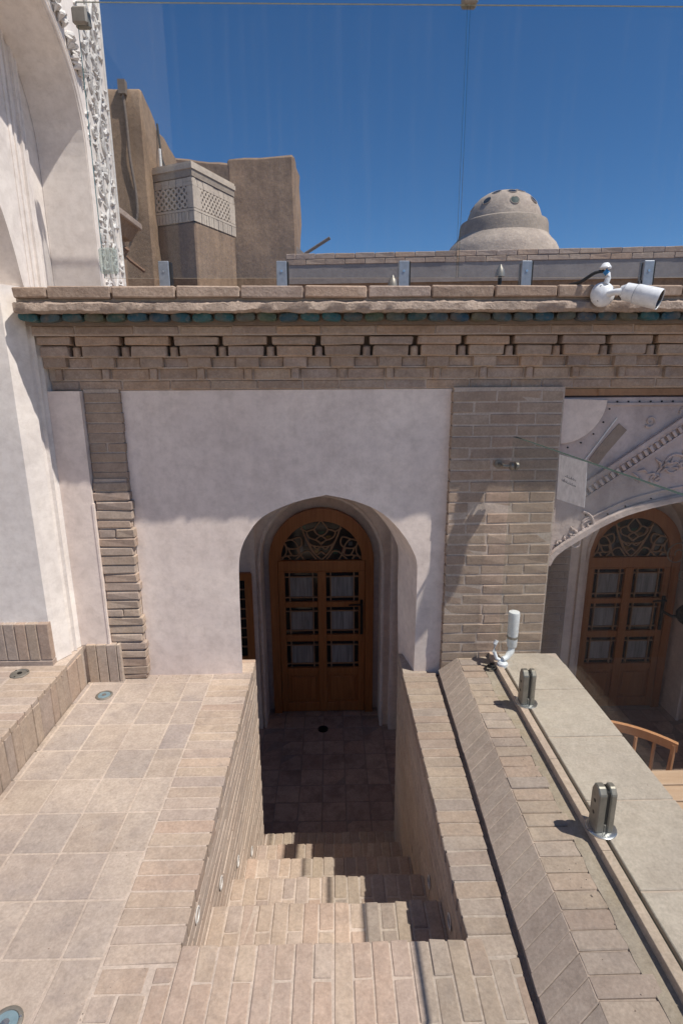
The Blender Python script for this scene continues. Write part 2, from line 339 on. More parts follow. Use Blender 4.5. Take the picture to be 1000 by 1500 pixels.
PC = {}
def block_mesh(dims, var, bev, jit):
    key = (tuple(round(d, 3) for d in dims), var, bev, jit)
    if key in PC: return PC[key]
    rnd = random.Random(hash(key) & 0xffff)
    bm = bmesh.new(); bmesh.ops.create_cube(bm, size=1)
    for v in bm.verts: v.co = Vector((v.co.x * dims[0], v.co.y * dims[1], v.co.z * dims[2])) + Vector([rnd.uniform(-jit, jit) for _ in range(3)])
    bmesh.ops.bevel(bm, geom=bm.edges[:], offset=bev, segments=1, affect='EDGES')
    for v in bm.verts: v.co += Vector([rnd.uniform(-jit, jit) * .4 for _ in range(3)])
    me = bpy.data.meshes.new('block'); bm.to_mesh(me); bm.free(); PC[key] = me; return me
def piece(name, parent, lo, hi, mat, rz=0.0, bev=0.003, jit=0.0015, lift=0.0, up=2, rot=None, tilt=0.0):
    """one brick or tile between two corners; lift = how much it may stand proud along axis `up`"""
    lo = Vector(lo); hi = Vector(hi); dims = [round(abs(hi[i] - lo[i]), 3) for i in range(3)]
    key = block_mesh(dims, random.randrange(5), bev, jit)
    if not key.materials: key.materials.append(mat)
    me = key
    if me.materials[0] != mat:
        k2 = ('m', key.name, mat.name)
        if k2 not in PC: PC[k2] = key.copy(); PC[k2].materials[0] = mat
        me = PC[k2]
    o = bpy.data.objects.new(name, me); COL.objects.link(o); o.parent = parent
    c = (lo + hi) / 2
    c[up] += random.uniform(-lift, lift)
    o.location = c - loc_of(parent)
    o.rotation_euler = rot if rot else (random.uniform(-tilt, tilt), random.uniform(-tilt, tilt), rz + random.uniform(-1, 1) * 0.003)
    return o
def copy_tree(o, parent=None):
    c = o.copy(); COL.objects.link(c)
    if parent: c.parent = parent
    for ch in list(o.children): copy_tree(ch, c)
    return c
def arc(cx, cz, r, a0, a1, n, rz=None):
    rz = rz or r
    return [(cx + r * math.cos(R(a0 + (a1 - a0) * i / n)), cz + rz * math.sin(R(a0 + (a1 - a0) * i / n))) for i in range(n + 1)]
def smoothline(pts, k=6):
    out = []; P = [pts[0]] + list(pts) + [pts[-1]]
    for i in range(1, len(P) - 2):
        for j in range(k):
            t = j / k; q = []
            for a in range(len(P[0])):
                p0, p1, p2, p3 = P[i - 1][a], P[i][a], P[i + 1][a], P[i + 2][a]
                q.append(0.5 * ((2 * p1) + (-p0 + p2) * t + (2 * p0 - 5 * p1 + 4 * p2 - p3) * t * t + (-p0 + 3 * p1 - 3 * p2 + p3) * t ** 3))
            out.append(tuple(q))
    out.append(tuple(pts[-1])); return out

# key dimensions (metres; eye at 1.8 above the terrace)
WALL = 3.03; XL, XR = -0.499, 0.43; STEPS = [1.376, 1.756, 2.136, 2.516, 2.896, 3.276]; RISE = 0.29; LOW = -1.74; JT = 0.006

# ================================================================== SETTING
structure(MB().box(-150, 150, -150, 150, -3.2, -3.0).build('ground', MAT['ground']))
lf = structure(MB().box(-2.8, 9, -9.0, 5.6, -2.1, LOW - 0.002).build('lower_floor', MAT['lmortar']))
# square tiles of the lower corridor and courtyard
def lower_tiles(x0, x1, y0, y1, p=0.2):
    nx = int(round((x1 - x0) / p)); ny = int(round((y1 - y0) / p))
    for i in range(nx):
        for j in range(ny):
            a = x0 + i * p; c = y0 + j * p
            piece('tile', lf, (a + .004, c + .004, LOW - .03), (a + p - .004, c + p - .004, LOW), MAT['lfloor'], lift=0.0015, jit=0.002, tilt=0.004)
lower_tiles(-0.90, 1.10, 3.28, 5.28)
lower_tiles(1.50, 3.90, 3.1, 5.3)
dk = structure(MB().box(1.2, 3.95, -6, 3.0, -1.9, -1.204).build('courtyard_deck', MAT['lmortar']))
for i in range(10):
    for j in range(6): piece('tile', dk, (1.40 + i * .25 + .004, 1.49 + j * .25 + .004, -1.23), (1.65 + i * .25 - .004, 1.74 + j * .25 - .004, -1.2), MAT['lfloor'], lift=.001, jit=.002)

tf = structure(MB().box(-1.46, XL - 0.005, -9, 3.2, -2.0, -0.0018).box(XL - 0.005, 0.575, -9, STEPS[0] - 0.006, -2.0, -0.0022)
               .box(XR + 0.005, 0.58, STEPS[0] - 0.006, 3.25, -2.0, -0.0026).prism_z([(XR + .006, STEPS[0] - .007), (.5805, STEPS[0] - .007), (.629, 3.0), (XR + .006, 3.0)], -1.99, -.0032).build('terrace_floor', MAT['mortar']))
# tiles of the terrace
cols = [-1.635, -1.444, -1.253, -1.062, -0.871, -0.736]
y = 1.343 - 0.1995 * 7
while y < 3.02:
    y1 = min(y + 0.1995, 3.028)
    if y1 - y > .03:
        for i in range(5):
            x0 = max(cols[i], -1.475); x1 = cols[i + 1]
            o = piece('tile', tf, (x0 + JT / 2, y + JT / 2, -.03), (x1 - JT / 2, y1 - JT / 2, 0), MAT['tile'], lift=0.001, jit=0.001, tilt=0.002)
    y += 0.1995
# brick border of the stair opening, left side
y = 1.318
while y < 3.19:
    y1 = min(y + 0.0635, 3.2)
    if y1 - y > .02:
        piece('brick', tf, (-0.732, y + .003, -.06), (XL + random.uniform(-.002, .003), y1 - .003, 0.001), MAT['pbrick'], lift=0.0012, jit=0.002, tilt=0.003)
    y += 0.0635
# right side border
y = 1.318
while y < 3.0:
    y1 = min(y + 0.066, 3.005); xe = 0.636 - (3.0 - y) * 0.032
    if y1 - y > .02:
        piece('brick', tf, (XR + random.uniform(-.003, .002), y + .003, -.06), (round(xe, 3), y1 - .003, 0.001), MAT['pbrick'], lift=0.0012, jit=0.002, tilt=0.003)
    y += 0.066
# landing bricks laid lengthwise
x = -0.562; i = 0
while x < 0.50:
    segs = [(1.376, 1.262), (1.262, 1.02), (1.02, 0.78), (0.78, 0.54)] if i % 2 == 0 else [(1.376, 1.138), (1.138, 0.90), (0.90, 0.66)]
    if x < -0.515 or x > 0.44: segs = [(1.312, 1.262)] + segs[1:] if i % 2 == 0 else [(1.312, 1.138)] + segs[1:]
    for a, c in segs:
        piece('brick', tf, (x + .003, c + .003, -.06), (x + .0615 - .003, a - .003 + (random.uniform(-.002, .003) if a == 1.376 else 0), 0.001), MAT['pbrick'], lift=0.0012, jit=0.002, tilt=0.003)
    x += 0.0615; i += 1
for x0, x1, a, c in ((0.545, 0.582, 1.315, 1.262), (0.545, 0.581, 1.262, 1.02), (0.545, 0.580, 1.02, 0.78),
                     (-0.732, -0.58, 1.315, 1.235), (-0.732, -0.655, 1.235, 1.16), (-0.65, -0.565, 1.235, 1.02), (-0.732, -0.655, 1.155, 0.98), (-0.65, -0.565, 1.02, 0.78), (-0.732, -0.655, 0.975, 0.74)):
    piece('brick', tf, (x0 + .003, c + .003, -.06), (x1 - .003, a - .003, 0.001), MAT['pbrick'], lift=0.001, jit=0.002)

# ------------------------------------------------------------------ staircase
st = thing('staircase', 'brick staircase descending from the terrace towards the arched opening', 'stairs', (0, STEPS[0], 0))
for k in range(1, 6):
    z = -RISE * k; y0 = STEPS[k - 1]; y1 = STEPS[k]
    s_ = MB().box(XL + 0.002, XR - 0.002, y0 - .05, y1 - 0.006, LOW - .05, z - 0.002).build('step', MAT['mortar'], st)
    x = XL + 0.006; i = k
    while x < XR - 0.02:
        xw = min(x + 0.061, XR - 0.002)
        if i % 2: segs = [(y0 + .002, y0 + .14), (y0 + .14, y1)]
        else: segs = [(y0 + .002, y0 + .025), (y0 + .025, y0 + .265), (y0 + .265, y1)]
        for a, c in segs:
            e = random.uniform(-.004, .004) if c == y1 else -.003
            piece('brick', s_, (x + .003, a + .003, z - .06), (xw - .003, c + e, z + 0.001), MAT['pbrick'], lift=0.0015, jit=0.0025, tilt=0.004, bev=.004)
        x += 0.061; i += 1

def side_wall(name, label, x, sgn, yend):
    t = thing(name, label, 'wall', (x, STEPS[0], LOW), group='brick side walls of the staircase')
    zz = -0.062; r = 0
    while zz > LOW + 0.01:
        zl = max(zz - 0.0615, LOW); y = STEPS[0] - (0.12 if r % 2 else 0)
        while y < yend:
            y1 = min(y + 0.24, yend); ya = max(y, STEPS[0] + .002)
            # only what stands above the treads
            k = next((k for k in range(1, 6) if STEPS[k] > y1), 6)
            if y1 - ya > .03 and zz > -RISE * k - 0.02:
                
                a = (x - .09 if sgn < 0 else x) ; b = (x if sgn < 0 else x + .09)
                piece('brick', t, (a, ya + .003, zl + .0035), (b, y1 - .003, zz - .0035), MAT['sbrick'], lift=0.0012, up=0, jit=0.0012, bev=.002)
            y += 0.24
        zz -= 0.0615; r += 1
    MB().box(min(x + sgn * .0015, x + sgn * .1), max(x + sgn * .0015, x + sgn * .1), STEPS[0] + .01, yend - .004, LOW - .02, -.06).build('mortar_core', MAT['mortar'], t)
    return t
side_wall('stair_side_wall', 'brick wall along the left side of the stairs, in full sun', XL, -1, 3.2)
side_wall('stair_side_wall', 'brick wall along the right side of the stairs, in its own shade', XR, 1, 3.25)

# oval lights set in the stair walls
def step_light(x, y, z, sgn, label):
    t = thing('step_light', label, 'wall light', (x, y, z), group='round lights set in the stair walls')
    MB().lathe([(0.026, 0), (0.029, .002), (0.029, .004), (0.023, .005), (0.023, .002)], (x, y, z), (-sgn, 0, 0), 20).build('ring', MAT['paint_w'], t, smooth=True)
    MB().lathe([(0.023, 0), (0.023, .003), (0.001, .0035)], (x, y, z), (-sgn, 0, 0), 20).build('lens', MAT['steel_l'], t, smooth=True)
for i, (y, z) in enumerate(((1.553, -.09), (1.914, -.355), (2.281, -.634), (2.671, -.977))):
    step_light(XL + .001, y, z, -1, ['white ringed light nearest the top of the sunny stair wall', 'white ringed light second from the top on the sunny stair wall', 'white ringed light third from the top on the sunny stair wall', 'white ringed light lowest on the sunny stair wall'][i])
for i, (y, z) in enumerate(((1.59, -.196), (1.974, -.445))):
    step_light(XR - .001, y, z, 1, ['white ringed light nearest the top of the shaded stair wall', 'white ringed light second from the top on the shaded stair wall'][i])

# ------------------------------------------------------------------ raised platform on the left
pf = thing('raised_platform', 'low brick edged platform running along the white building, one step above the terrace', 'platform', (-1.48, 2.0, 0))
MB().box(-4, -1.484, -9, 3.2, -1.3, 0.228).box(-1.49, -1.33, 2.972, 3.05, -.1, .24).build('platform_core', MAT['mortar'], pf)
y = 0.45
while y < 2.93:
    w = 0.0635 if int(y * 31) % 5 else 0.115
    y1 = min(y + w, 2.955)
    x = -1.478
    piece('brick', pf, (x - .05, y + .003, -.02), (x + .002, y1 - .003, 0.205), MAT['pbrick'], lift=0.002, up=0, jit=0.002)
    y += w
y = 0.45
while y < 2.95:
    y1 = min(y + .0625, 2.965)
    for a, c in ((-1.725, -1.474), (-1.975, -1.73), (-2.22, -1.98), (-2.46, -2.225)):
        if y > 2.75 and a < -1.6: continue
        piece('brick', pf, (a + (0 if y < 2.75 else .12) + .003, y + .003, .20), (c - .003, y1 - .003, 0.230), MAT['pbrick'], lift=0.001, jit=0.0015)
    y += .0625
for i in range(3):
    a = -1.462 + i * .060
    piece('brick', pf, (a + .002, 2.955, -.01), (a + .058, 3.0, .245), MAT['pbrick'], lift=.001, up=1)
MB().box(-1.278, -1.262, 2.957, 3.02, -.01, .243).build('edge_plaster', MAT['mortar'], pf)

# lights set in the paving
def ground_light(x, y, z, glassy, label):
    t = thing('ground_light', label, 'ground light', (x, y, z), group='round lights set in the paving')
    MB().lathe([(0.047, -.01), (0.047, .004), (0.044, .006), (0.036, .006), (0.034, .003), (.034, -.01)], (x, y, z), (0, 0, 1), 28).build('bezel', MAT['steel'], t, smooth=True)
    MB().lathe([(0.034, -.01), (0.034, .0035), (.001, .0045)], (x, y, z), (0, 0, 1), 28).build('lens', MAT['lampglass'] if glassy else MAT['steel'], t, smooth=True)
    for k in range(3):
        a = k * 2.09 + .4
        MB().lathe([(.004, .003), (.004, .008), (.001, .0085)], (x + .040 * math.cos(a), y + .040 * math.sin(a), z), (0, 0, 1), 8).build('screw', MAT['iron'] if not glassy else MAT['steel_l'], t)
    MB().lathe([(.012, .003), (.012, .007), (.001, .0075)], (x, y, z), (0, 0, 1), 12).build('centre_cap', MAT['iron'] if not glassy else MAT['steel_l'], t)
ground_light(-1.319, 2.813, 0, True, 'round glass topped light set in the terrace tiles below the brick column')
ground_light(-1.69, 2.672, .231, False, 'round dark metal light set in the raised platform')
ground_light(-0.945, 1.165, 0, True, 'round light set in the terrace tiles at the lower left corner')

# ================================================================== FACADE
fc = thing('gallery_facade', 'low plastered and brick gallery front with an arched opening above the stairs', 'building', (0, WALL, 0))
arch1 = [(-0.557, 0.0), (-0.550, 0.5), (-0.545, 0.679), (-0.532, 0.784), (-0.487, 0.888), (-0.392, 1.001), (-0.214, 1.083), (-0.026, 1.126), (0.137, 1.088), (0.294, 1.014), (0.416, 0.886), (0.491, 0.751), (0.505, 0.666), (0.505, 0.4), (0.503, 0.0)]
a_s = [arch1[0], arch1[1]] + smoothline(arch1[2:8], 4) + smoothline(arch1[7:13], 4)[1:] + arch1[13:]
front = [(-1.128, -.03)] + [(a_s[0][0], -.03)] + a_s[1:-1] + [(a_s[-1][0], -.03)] + [(0.665, -.03), (0.665, 1.712), (-1.128, 1.712)]
back = [(-1.2, -.03)] + [(a_s[0][0] - .075, -.03)] + [(p[0] - .075, p[1] - .012) for p in a_s[1:-1]] + [(a_s[-1][0] - .06, -.03)] + [(0.67, -.03), (0.67, 1.76), (-1.2, 1.76)]
MB().loft([(x, WALL, z) for x, z in front], [(x, WALL + .30, z) for x, z in back]).build('plaster_panel', MAT['plaster'], fc)
# small plaster bead round the panel's edge: raised lip
MB().box(-1.49, 4.4, 3.25, 3.33, 1.70, 2.0).box(-1.49, 4.4, 3.06, 3.30, 1.714, 2.06).build('wall_core', MAT['wmortar'], fc)
# left brick column
lc = MB().box(-1.318, -1.131, 3.010, 3.2, -.02, 1.72).box(-1.314, -1.134, 2.996, 3.1, -.015, 1.236).build('brick_column', MAT['wmortar'], fc)
z = 1.705; i = 0
while z > 0.0:
    z0 = max(z - .054, 0)
    low = z < 1.24
    yf = 2.985 if low else 3.005
    a = -1.318 + random.uniform(-.004, .004); c = -1.125 + (random.uniform(-.008, .012) if low else random.uniform(-.003, .004))
    if i % 9 == 5:
        piece('brick', lc, (a, yf, z0 + .004), (a + .09, yf + .08, z - .004), MAT['pbrick'] if low else MAT['wbrick'], bev=.004, jit=.003, lift=.002, up=1)
        piece('brick', lc, (a + .096, yf, z0 + .004), (c, yf + .08, z - .004), MAT['pbrick'] if low else MAT['wbrick'], bev=.004, jit=.003, lift=.002, up=1)
    else:
        piece('brick', lc, (a, yf, z0 + (.003 if low else .003)), (c, yf + .08, z - .003), MAT['pbrick'] if low else MAT['wbrick'], bev=.005 if low else .003, jit=.0035 if low else .002, lift=.002, up=1, tilt=.01 if low else .003)
    z -= .054; i += 1
# small plaster panel between column and white building
MB().box(-1.49, -1.322, 2.972, 3.2, .24, 1.712).box(-1.328, -1.318, 2.968, 3.1, .24, 1.10).build('side_plaster', MAT['plaster'], fc)

# right brick pier
rp = MB().box(0.668, 1.268, 2.9882, 3.33, -1.9, 1.72).build('brick_pier', MAT['wmortar'], fc)
z = 1.705; i = 0
pat = [[.24, .24, .12], [.12, .24, .24], [.20, .24, .14], [.12, .24, .24], [.22, .24, .13], [.11, .24, .25], [.23, .15, .22]]
while z > -.12:
    xs = 0.657; ls = pat[i % 7]; tot = sum(ls); ls = [l * (.609 / tot) for l in ls]
    for l in ls:
        piece('brick', rp, (xs + .0042, 2.986, z - .062 + .0042), (xs + l - .0042, 3.06, z - .0042), MAT['wbrick'], lift=.0015, up=1, jit=.002, bev=.003)
        xs += l
    z -= .0622; i += 1

# spandrel with carved stucco, right of the pier
arch2 = [(1.274, 0.677), (1.316, 0.754), (1.46, 0.858), (1.603, 0.945), (1.763, 1.012), (2.036, 1.075), (2.33, 1.10), (2.62, 1.075), (2.90, 1.012), (3.06, .945), (3.20, .858), (3.35, .754), (3.39, .677)]
a2 = smoothline(arch2, 3)
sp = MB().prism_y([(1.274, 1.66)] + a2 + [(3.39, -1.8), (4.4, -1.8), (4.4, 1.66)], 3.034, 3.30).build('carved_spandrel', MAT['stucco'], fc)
rel = MB()
def xz(pts, y=3.03): return [(p[0], y, p[1]) for p in pts]
rel.tube(xz([(p[0], p[1] + .030) for p in a2[2:-2]], 3.028), .012, 6)
rel.tube(xz([(p[0] + (-.0), p[1] + .085) for p in a2[6:-6]], 3.030), .006, 6)
rel.strip([(p[0], p[1] + .014) for p in a2[:-1]], .032, 3.012, 3.06)
rel.build('arch_moulding', MAT['stucco'], sp, smooth=True)
# quarter circle corner frame, long slanting mouldings with dentils
fr_ = MB()
q = arc(1.274, 1.655, .245, -88, -2, 12)
fr_.tube(xz(q, 3.030), .008, 6)
fr_.strip([(1.50, 1.625), (4.3, 1.625)], .012, 3.022, 3.05)
fr_.strip([(1.282, 1.40), (1.282, .70)], .02, 3.020, 3.05)
fr_.build('frame_moulding', MAT['stucco'], sp, smooth=True)
MB().prism_y([(1.274, 1.655)] + q, 3.016, 3.05).build('corner_panel', MAT['inner'], sp)
dm = MB()
L0 = Vector((1.40, 1.145)); L1 = Vector((2.10, 1.646))
dm.strip([L0, L1], .022, 3.008, 3.05)
t_ = (L1 - L0).normalized(); nn = Vector((t_.y, -t_.x))
dm.strip([L0 + nn * .075, L1 + nn * .075], .012, 3.018, 3.05)
dm.strip([L0 + nn * .022, L1 + nn * .022], .010, 3.02, 3.05)
dm.build('slanting_moulding', MAT['stucco'], sp)
for k in range(30):
    c = L0 + t_ * (.03 + k * .036) + nn * .046
    if c.x > 2.06 or c.y > 1.60: continue
    o = piece('dentil', sp, (c.x - .009, 3.014, c.y - .019), (c.x + .009, 3.045, c.y + .019), MAT['stucco'], rot=(0, -R(38), 0), bev=.002)
# bare strip of wall and its ridge
MB().strip([(1.485, 1.30), (1.53, 1.37), (1.63, 1.50)], .062, 3.030, 3.05).build('bare_patch', MAT['scar'], sp)
MB().strip([(1.40, 1.26), (1.59, 1.55)], .006, 3.026, 3.05).build('ridge', MAT['stucco_w'], sp)
# leaf scrolls
lv = MB()
def scroll(cx, cz, r, turns, start, dirn=1, y=3.028, t=.008, plane='xz', x=0):
    pts = []; rr = []
    N = int(turns * 16)
    for i in range(N + 1):
        u = i / N; a = start + dirn * u * turns * 2 * math.pi; q = r * (1 - u * .82)
        pts.append((cx + q * math.cos(a), y, cz + q * math.sin(a)) if plane == 'xz' else (x, cx + q * math.cos(a), cz + q * math.sin(a)))
        rr.append(t * (1.15 - .7 * u))
    return pts, rr
for cx, cz, r, d in ((1.50, .93, .05, 1), (1.43, .82, .035, -1), (1.95, 1.28, .07, 1), (2.08, 1.20, .05, -1), (1.86, 1.20, .04, -1), (2.2, 1.33, .06, 1), (1.78, 1.53, .035, 1), (1.98, 1.58, .04, -1), (2.12, 1.52, .04, 1)):
    p, rr = scroll(cx, cz, r, 1.3, random.uniform(0, 6), d, 3.031, .007); lv.tube(p, rr, 6)
for k in range(34):
    cx = random.uniform(1.72, 2.35); cz = 1.13 + (cx - 1.72) * .45 + random.uniform(0, .10); a = random.uniform(0, 3.1); l = random.uniform(.015, .035)
    lv.tube([(cx, 3.032, cz), (cx + l * math.cos(a), 3.026, cz + l * math.sin(a)), (cx + 2 * l * math.cos(a + .5), 3.032, cz + 2 * l * math.sin(a + .5))], [.002, .009, .002], 6)
for k in range(16):
    cx = random.uniform(1.30, 1.50); cz = .72 + (cx - 1.30) * .75 + random.uniform(.04, .11); a = random.uniform(0, 3.1); l = .015
    lv.tube([(cx, 3.032, cz), (cx + l * math.cos(a), 3.027, cz + l * math.sin(a)), (cx + 2 * l * math.cos(a + .5), 3.032, cz + 2 * l * math.sin(a + .5))], [.002, .008, .002], 6)
lv.build('leaf_relief', MAT['stucco'], sp, smooth=True)['kind'] = 'stuff'
# small rosette arc
MB().tube(xz(arc(1.44, .93, .085, -60, 80, 10), 3.028), .008, 6).build('curl_moulding', MAT['stucco'], sp, smooth=True)
# dark studs along the mouldings
studs = [(1.52 + k * .062, 1.638) for k in range(18)] + [(1.274 + .275 * math.cos(R(a)), 1.655 + .275 * math.sin(R(a))) for a in (-78, -62, -45, -28, -12)]
studs += [(1.282, 1.28 - k * .082) for k in range(7)] + [(a2[i][0], a2[i][1] + .052) for i in range(3, len(a2) - 3, 2)] + [(1.44 + .07 * math.cos(R(a)), .93 + .07 * math.sin(R(a))) for a in (-40, 10, 60)]
for (sx, sz) in studs:
    if sx > 2.6: continue
    o = MB().lathe([(.0045, 0), (.0045, .006), (.002, .009)], (sx, 3.034 if sx > 1.29 else 3.028, sz), (0, -1, 0), 8).build('stud', MAT['iron'], sp)

# ------------------------------------------------------------------ cornice
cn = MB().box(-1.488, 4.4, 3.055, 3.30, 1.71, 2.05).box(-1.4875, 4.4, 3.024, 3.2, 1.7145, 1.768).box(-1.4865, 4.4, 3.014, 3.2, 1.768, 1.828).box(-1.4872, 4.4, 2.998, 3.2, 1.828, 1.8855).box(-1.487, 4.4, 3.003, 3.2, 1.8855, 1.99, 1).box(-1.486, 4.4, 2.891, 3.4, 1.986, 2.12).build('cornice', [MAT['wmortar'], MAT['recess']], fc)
cn2 = cn
XE = 3.0
def row(x0, L, jl, z0, z1, yf, mat, bev=.004, jit=.002, yb=3.08):
    x = x0
    while x < XE:
        l = L + random.uniform(-jl, jl); a = max(x, -1.484)
        if x + l - a > .02:
            piece('brick', cn, (a + .002, yf, z0 + .003), (x + l - .004, yb, z1 - .003), mat, lift=.003, up=1, bev=bev, jit=jit, tilt=.004)
        x += l
row(-1.55, .215, .05, 1.714, 1.765, 3.018, MAT['cbrick'])                      # F
P0 = -1.305; PIT = 0.2495
x = P0 - PIT
while x < XE:                                                             # notch centres
    # E: long block under the notch, small square between
    if x - .10 > -1.5:
        piece('brick', cn, (x - .098, 3.008, 1.770), (x + .098, 3.10, 1.825), MAT['cbrick'], lift=.003, up=1, bev=.004, jit=.002)
    piece('brick', cn, (max(x + .108, -1.484), 2.985, 1.770), (x + .143, 3.10, 1.826), MAT['cbrick'], lift=.003, up=1, jit=.003)
    # D
    if x - .06 > -1.48:
        piece('brick', cn, (x - .060, 2.992, 1.832), (x + .060, 3.10, 1.880), MAT['cbrick'], lift=.003, up=1, jit=.002)
    piece('brick', cn, (max(x + .067, -1.484), 2.962, 1.830), (x + .185, 3.10, 1.882), MAT['cbrick'], lift=.003, up=1, jit=.002)
    # C
    piece('brick', cn, (max(x + .034, -1.484), 2.940, 1.885), (x + PIT - .034, 3.10, 1.938), MAT['cbrick'], lift=.003, up=1, jit=.003, bev=.005)
    if x > -1.45:
        MB().lathe([(.021, 0), (.021, .046), (.014, .052)], (x, 2.97, 1.884), (0, 0, 1), 12).build('notch_stub', MAT['cbrick'], cn, smooth=True)
    # B
    piece('brick', cn, (max(x + .014, -1.484), 2.920, 1.9405), (x + PIT - .014, 3.10, 1.984), MAT['cbrick'], lift=.003, up=1, jit=.003, bev=.005)
    x += PIT
row(-1.50, .27, .06, 1.988, 2.034, 2.885, MAT['cbrick'], yb=3.08)           # A
MB().box(-1.4853, XE, 3.0155, 3.06, 1.7645, 1.7715).box(-1.4852, XE, 2.9895, 3.05, 1.8255, 1.8325).box(-1.4851, XE, 2.9605, 3.05, 1.8815, 1.8865).build('mortar_bead', MAT['wmortar'], cn)
# glazed half round tiles
x = -1.445
while x < XE:
    m = MB(); yy_ = random.uniform(-.006, .006); zc = 2.064 + random.uniform(-.002, .002); tl = random.uniform(-.006, .006)
    def ring(k, y):
        o_ = []
        for q_ in range(16):
            w_ = 2 * math.pi * q_ / 16; cx_ = math.copysign(abs(math.cos(w_)) ** .6, math.cos(w_)); sx_ = math.copysign(abs(math.sin(w_)) ** .7, math.sin(w_))
            o_.append((x + .046 * k * cx_, y + yy_, zc + .021 * k * sx_ + tl * cx_))
        return o_
    m.loft(ring(.82, 2.790), ring(1, 2.796)); m.loft(ring(1, 2.796), ring(1, 2.87), cap=False)
    m.build('glazed_tile', MAT['glaze'], cn, smooth=True)
    x += .104
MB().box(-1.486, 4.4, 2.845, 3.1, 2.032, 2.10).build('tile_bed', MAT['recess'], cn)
# rough mortar band over the tiles: uneven long bar
rb = MB(); NX = 260; prof = [(2.90, 2.083), (2.765, 2.080), (2.752, 2.092), (2.755, 2.122), (2.770, 2.132), (2.90, 2.134)]
rnd = random.Random(3)
b0 = []
o_prev = [[0, 0] for _ in prof]
for i in range(NX + 1):
    x = -1.487 + i * (XE + 1.487) / NX; b0.append(len(rb.v))
    for j, (py_, pz_) in enumerate(prof):
        o_prev[j][0] = o_prev[j][0] * .6 + rnd.uniform(-.0035, .0035); o_prev[j][1] = o_prev[j][1] * .6 + rnd.uniform(-.003, .003)
        k = 1 if 0 < j < 5 else 0
        rb.v.append((x, py_ + o_prev[j][0] * k, pz_ + o_prev[j][1] * k))
for i in range(NX):
    for j in range(len(prof) - 1): rb.face((b0[i] + j, b0[i + 1] + j, b0[i + 1] + j + 1, b0[i] + j + 1))
rb.face([b0[0] + j for j in range(len(prof))]); rb.face([b0[-1] + j for j in range(len(prof))][::-1])
rb.build('mortar_band', MAT['rough_mortar'], cn, smooth=True)
MB().box(-1.486, XE, 2.79, 3.4, 2.12, 2.185).build('top_bed', MAT['wmortar'], cn)
x = -1.485; k = 0
while x < XE:
    l = (.16 if k == 0 else .302)
    piece('brick', cn, (x + .003, 2.757, 2.146), (x + l - .004, 3.0, 2.199), MAT['cbrick'], lift=.003, up=1, bev=.006, jit=.003, tilt=.003)
    x += l; k += 1

# roof of the gallery
structure(MB().box(-2.5, 5.3, 3.32, 4.96, 1.745, 1.765).build('corridor_ceiling', MAT['inner']))  # unseen pale sheet added under the roof to brighten the corridor
structure(MB().box(-2.6, 5.4, 3.31, 7.4, 1.76, 2.17).build('gallery_roof', MAT['adobe']))

# ================================================================== CORRIDOR BACK WALL AND DOORS
FL = -1.2
bw = thing('corridor_back_wall', 'plastered wall behind the arches with recessed door surrounds, in deep shade', 'wall', (0, 4.17, FL))
def surround(cx, hw, spring, apex):
    return [(cx - hw, FL), (cx - hw, spring)] + [(cx + hw * math.cos(t), spring + (apex - spring) * math.sin(t)) for t in [math.pi * (1 - i / 18) for i in range(1, 18)]] + [(cx + hw, spring), (cx + hw, FL)]
d1, d2 = -0.087, 2.56
poly = [(-2.0, FL - .02)] + surround(d1, .49, .30, .86) + surround(d2, .47, .30, .84) + [(4.5, FL - .02), (4.5, 1.78), (-2.0, 1.78)]
MB().prism_y(poly, 4.17, 4.42).build('plaster', MAT['inner'], bw)
MB().box(-2.0, 4.5, 4.425, 4.6, FL - .02, 1.78).build('backing', MAT['inner'], bw)
# stepped jambs and arch bead round each door
for cx, hw in ((d1, .49), (d2, .47)):
    pts = surround(cx, hw + .012, .30, .872)
    MB().tube([(x, 4.168, z) for x, z in pts], .016, 6).build('arch_bead', MAT['inner'], bw, smooth=True)
    MB().box(cx + hw + .07, cx + hw + .14, 4.10, 4.18, FL, 1.76).box(cx + hw + .14, cx + hw + .24, 4.04, 4.18, FL, 1.76).build('pilaster', MAT['inner'], bw)
    MB().box(cx - hw - .075, cx - hw - .035, 4.14, 4.18, FL, 1.76).build('pilaster', MAT['inner'], bw)
bp = MB().box(1.40, 1.925, 4.13, 4.2, FL, 1.5).build('brick_panel', MAT['wmortar'], bw)
for r in range(34):
    z = FL + r * .0622; xs = 1.405 - (.12 if r % 2 else 0)
    while xs < 1.92:
        a = max(xs, 1.405); c = min(xs + .24, 1.925)
        if c - a > .03 and z < 1.2: piece('brick', bp, (a + .003, 4.125, z + .003), (c - .003, 4.16, z + .059), MAT['wbrick'], up=1, lift=.001)
        xs += .24
MB().box(4.4, 4.55, 2.6, 4.6, FL - .02, 1.77).build('end_wall', MAT['inner'], bw)

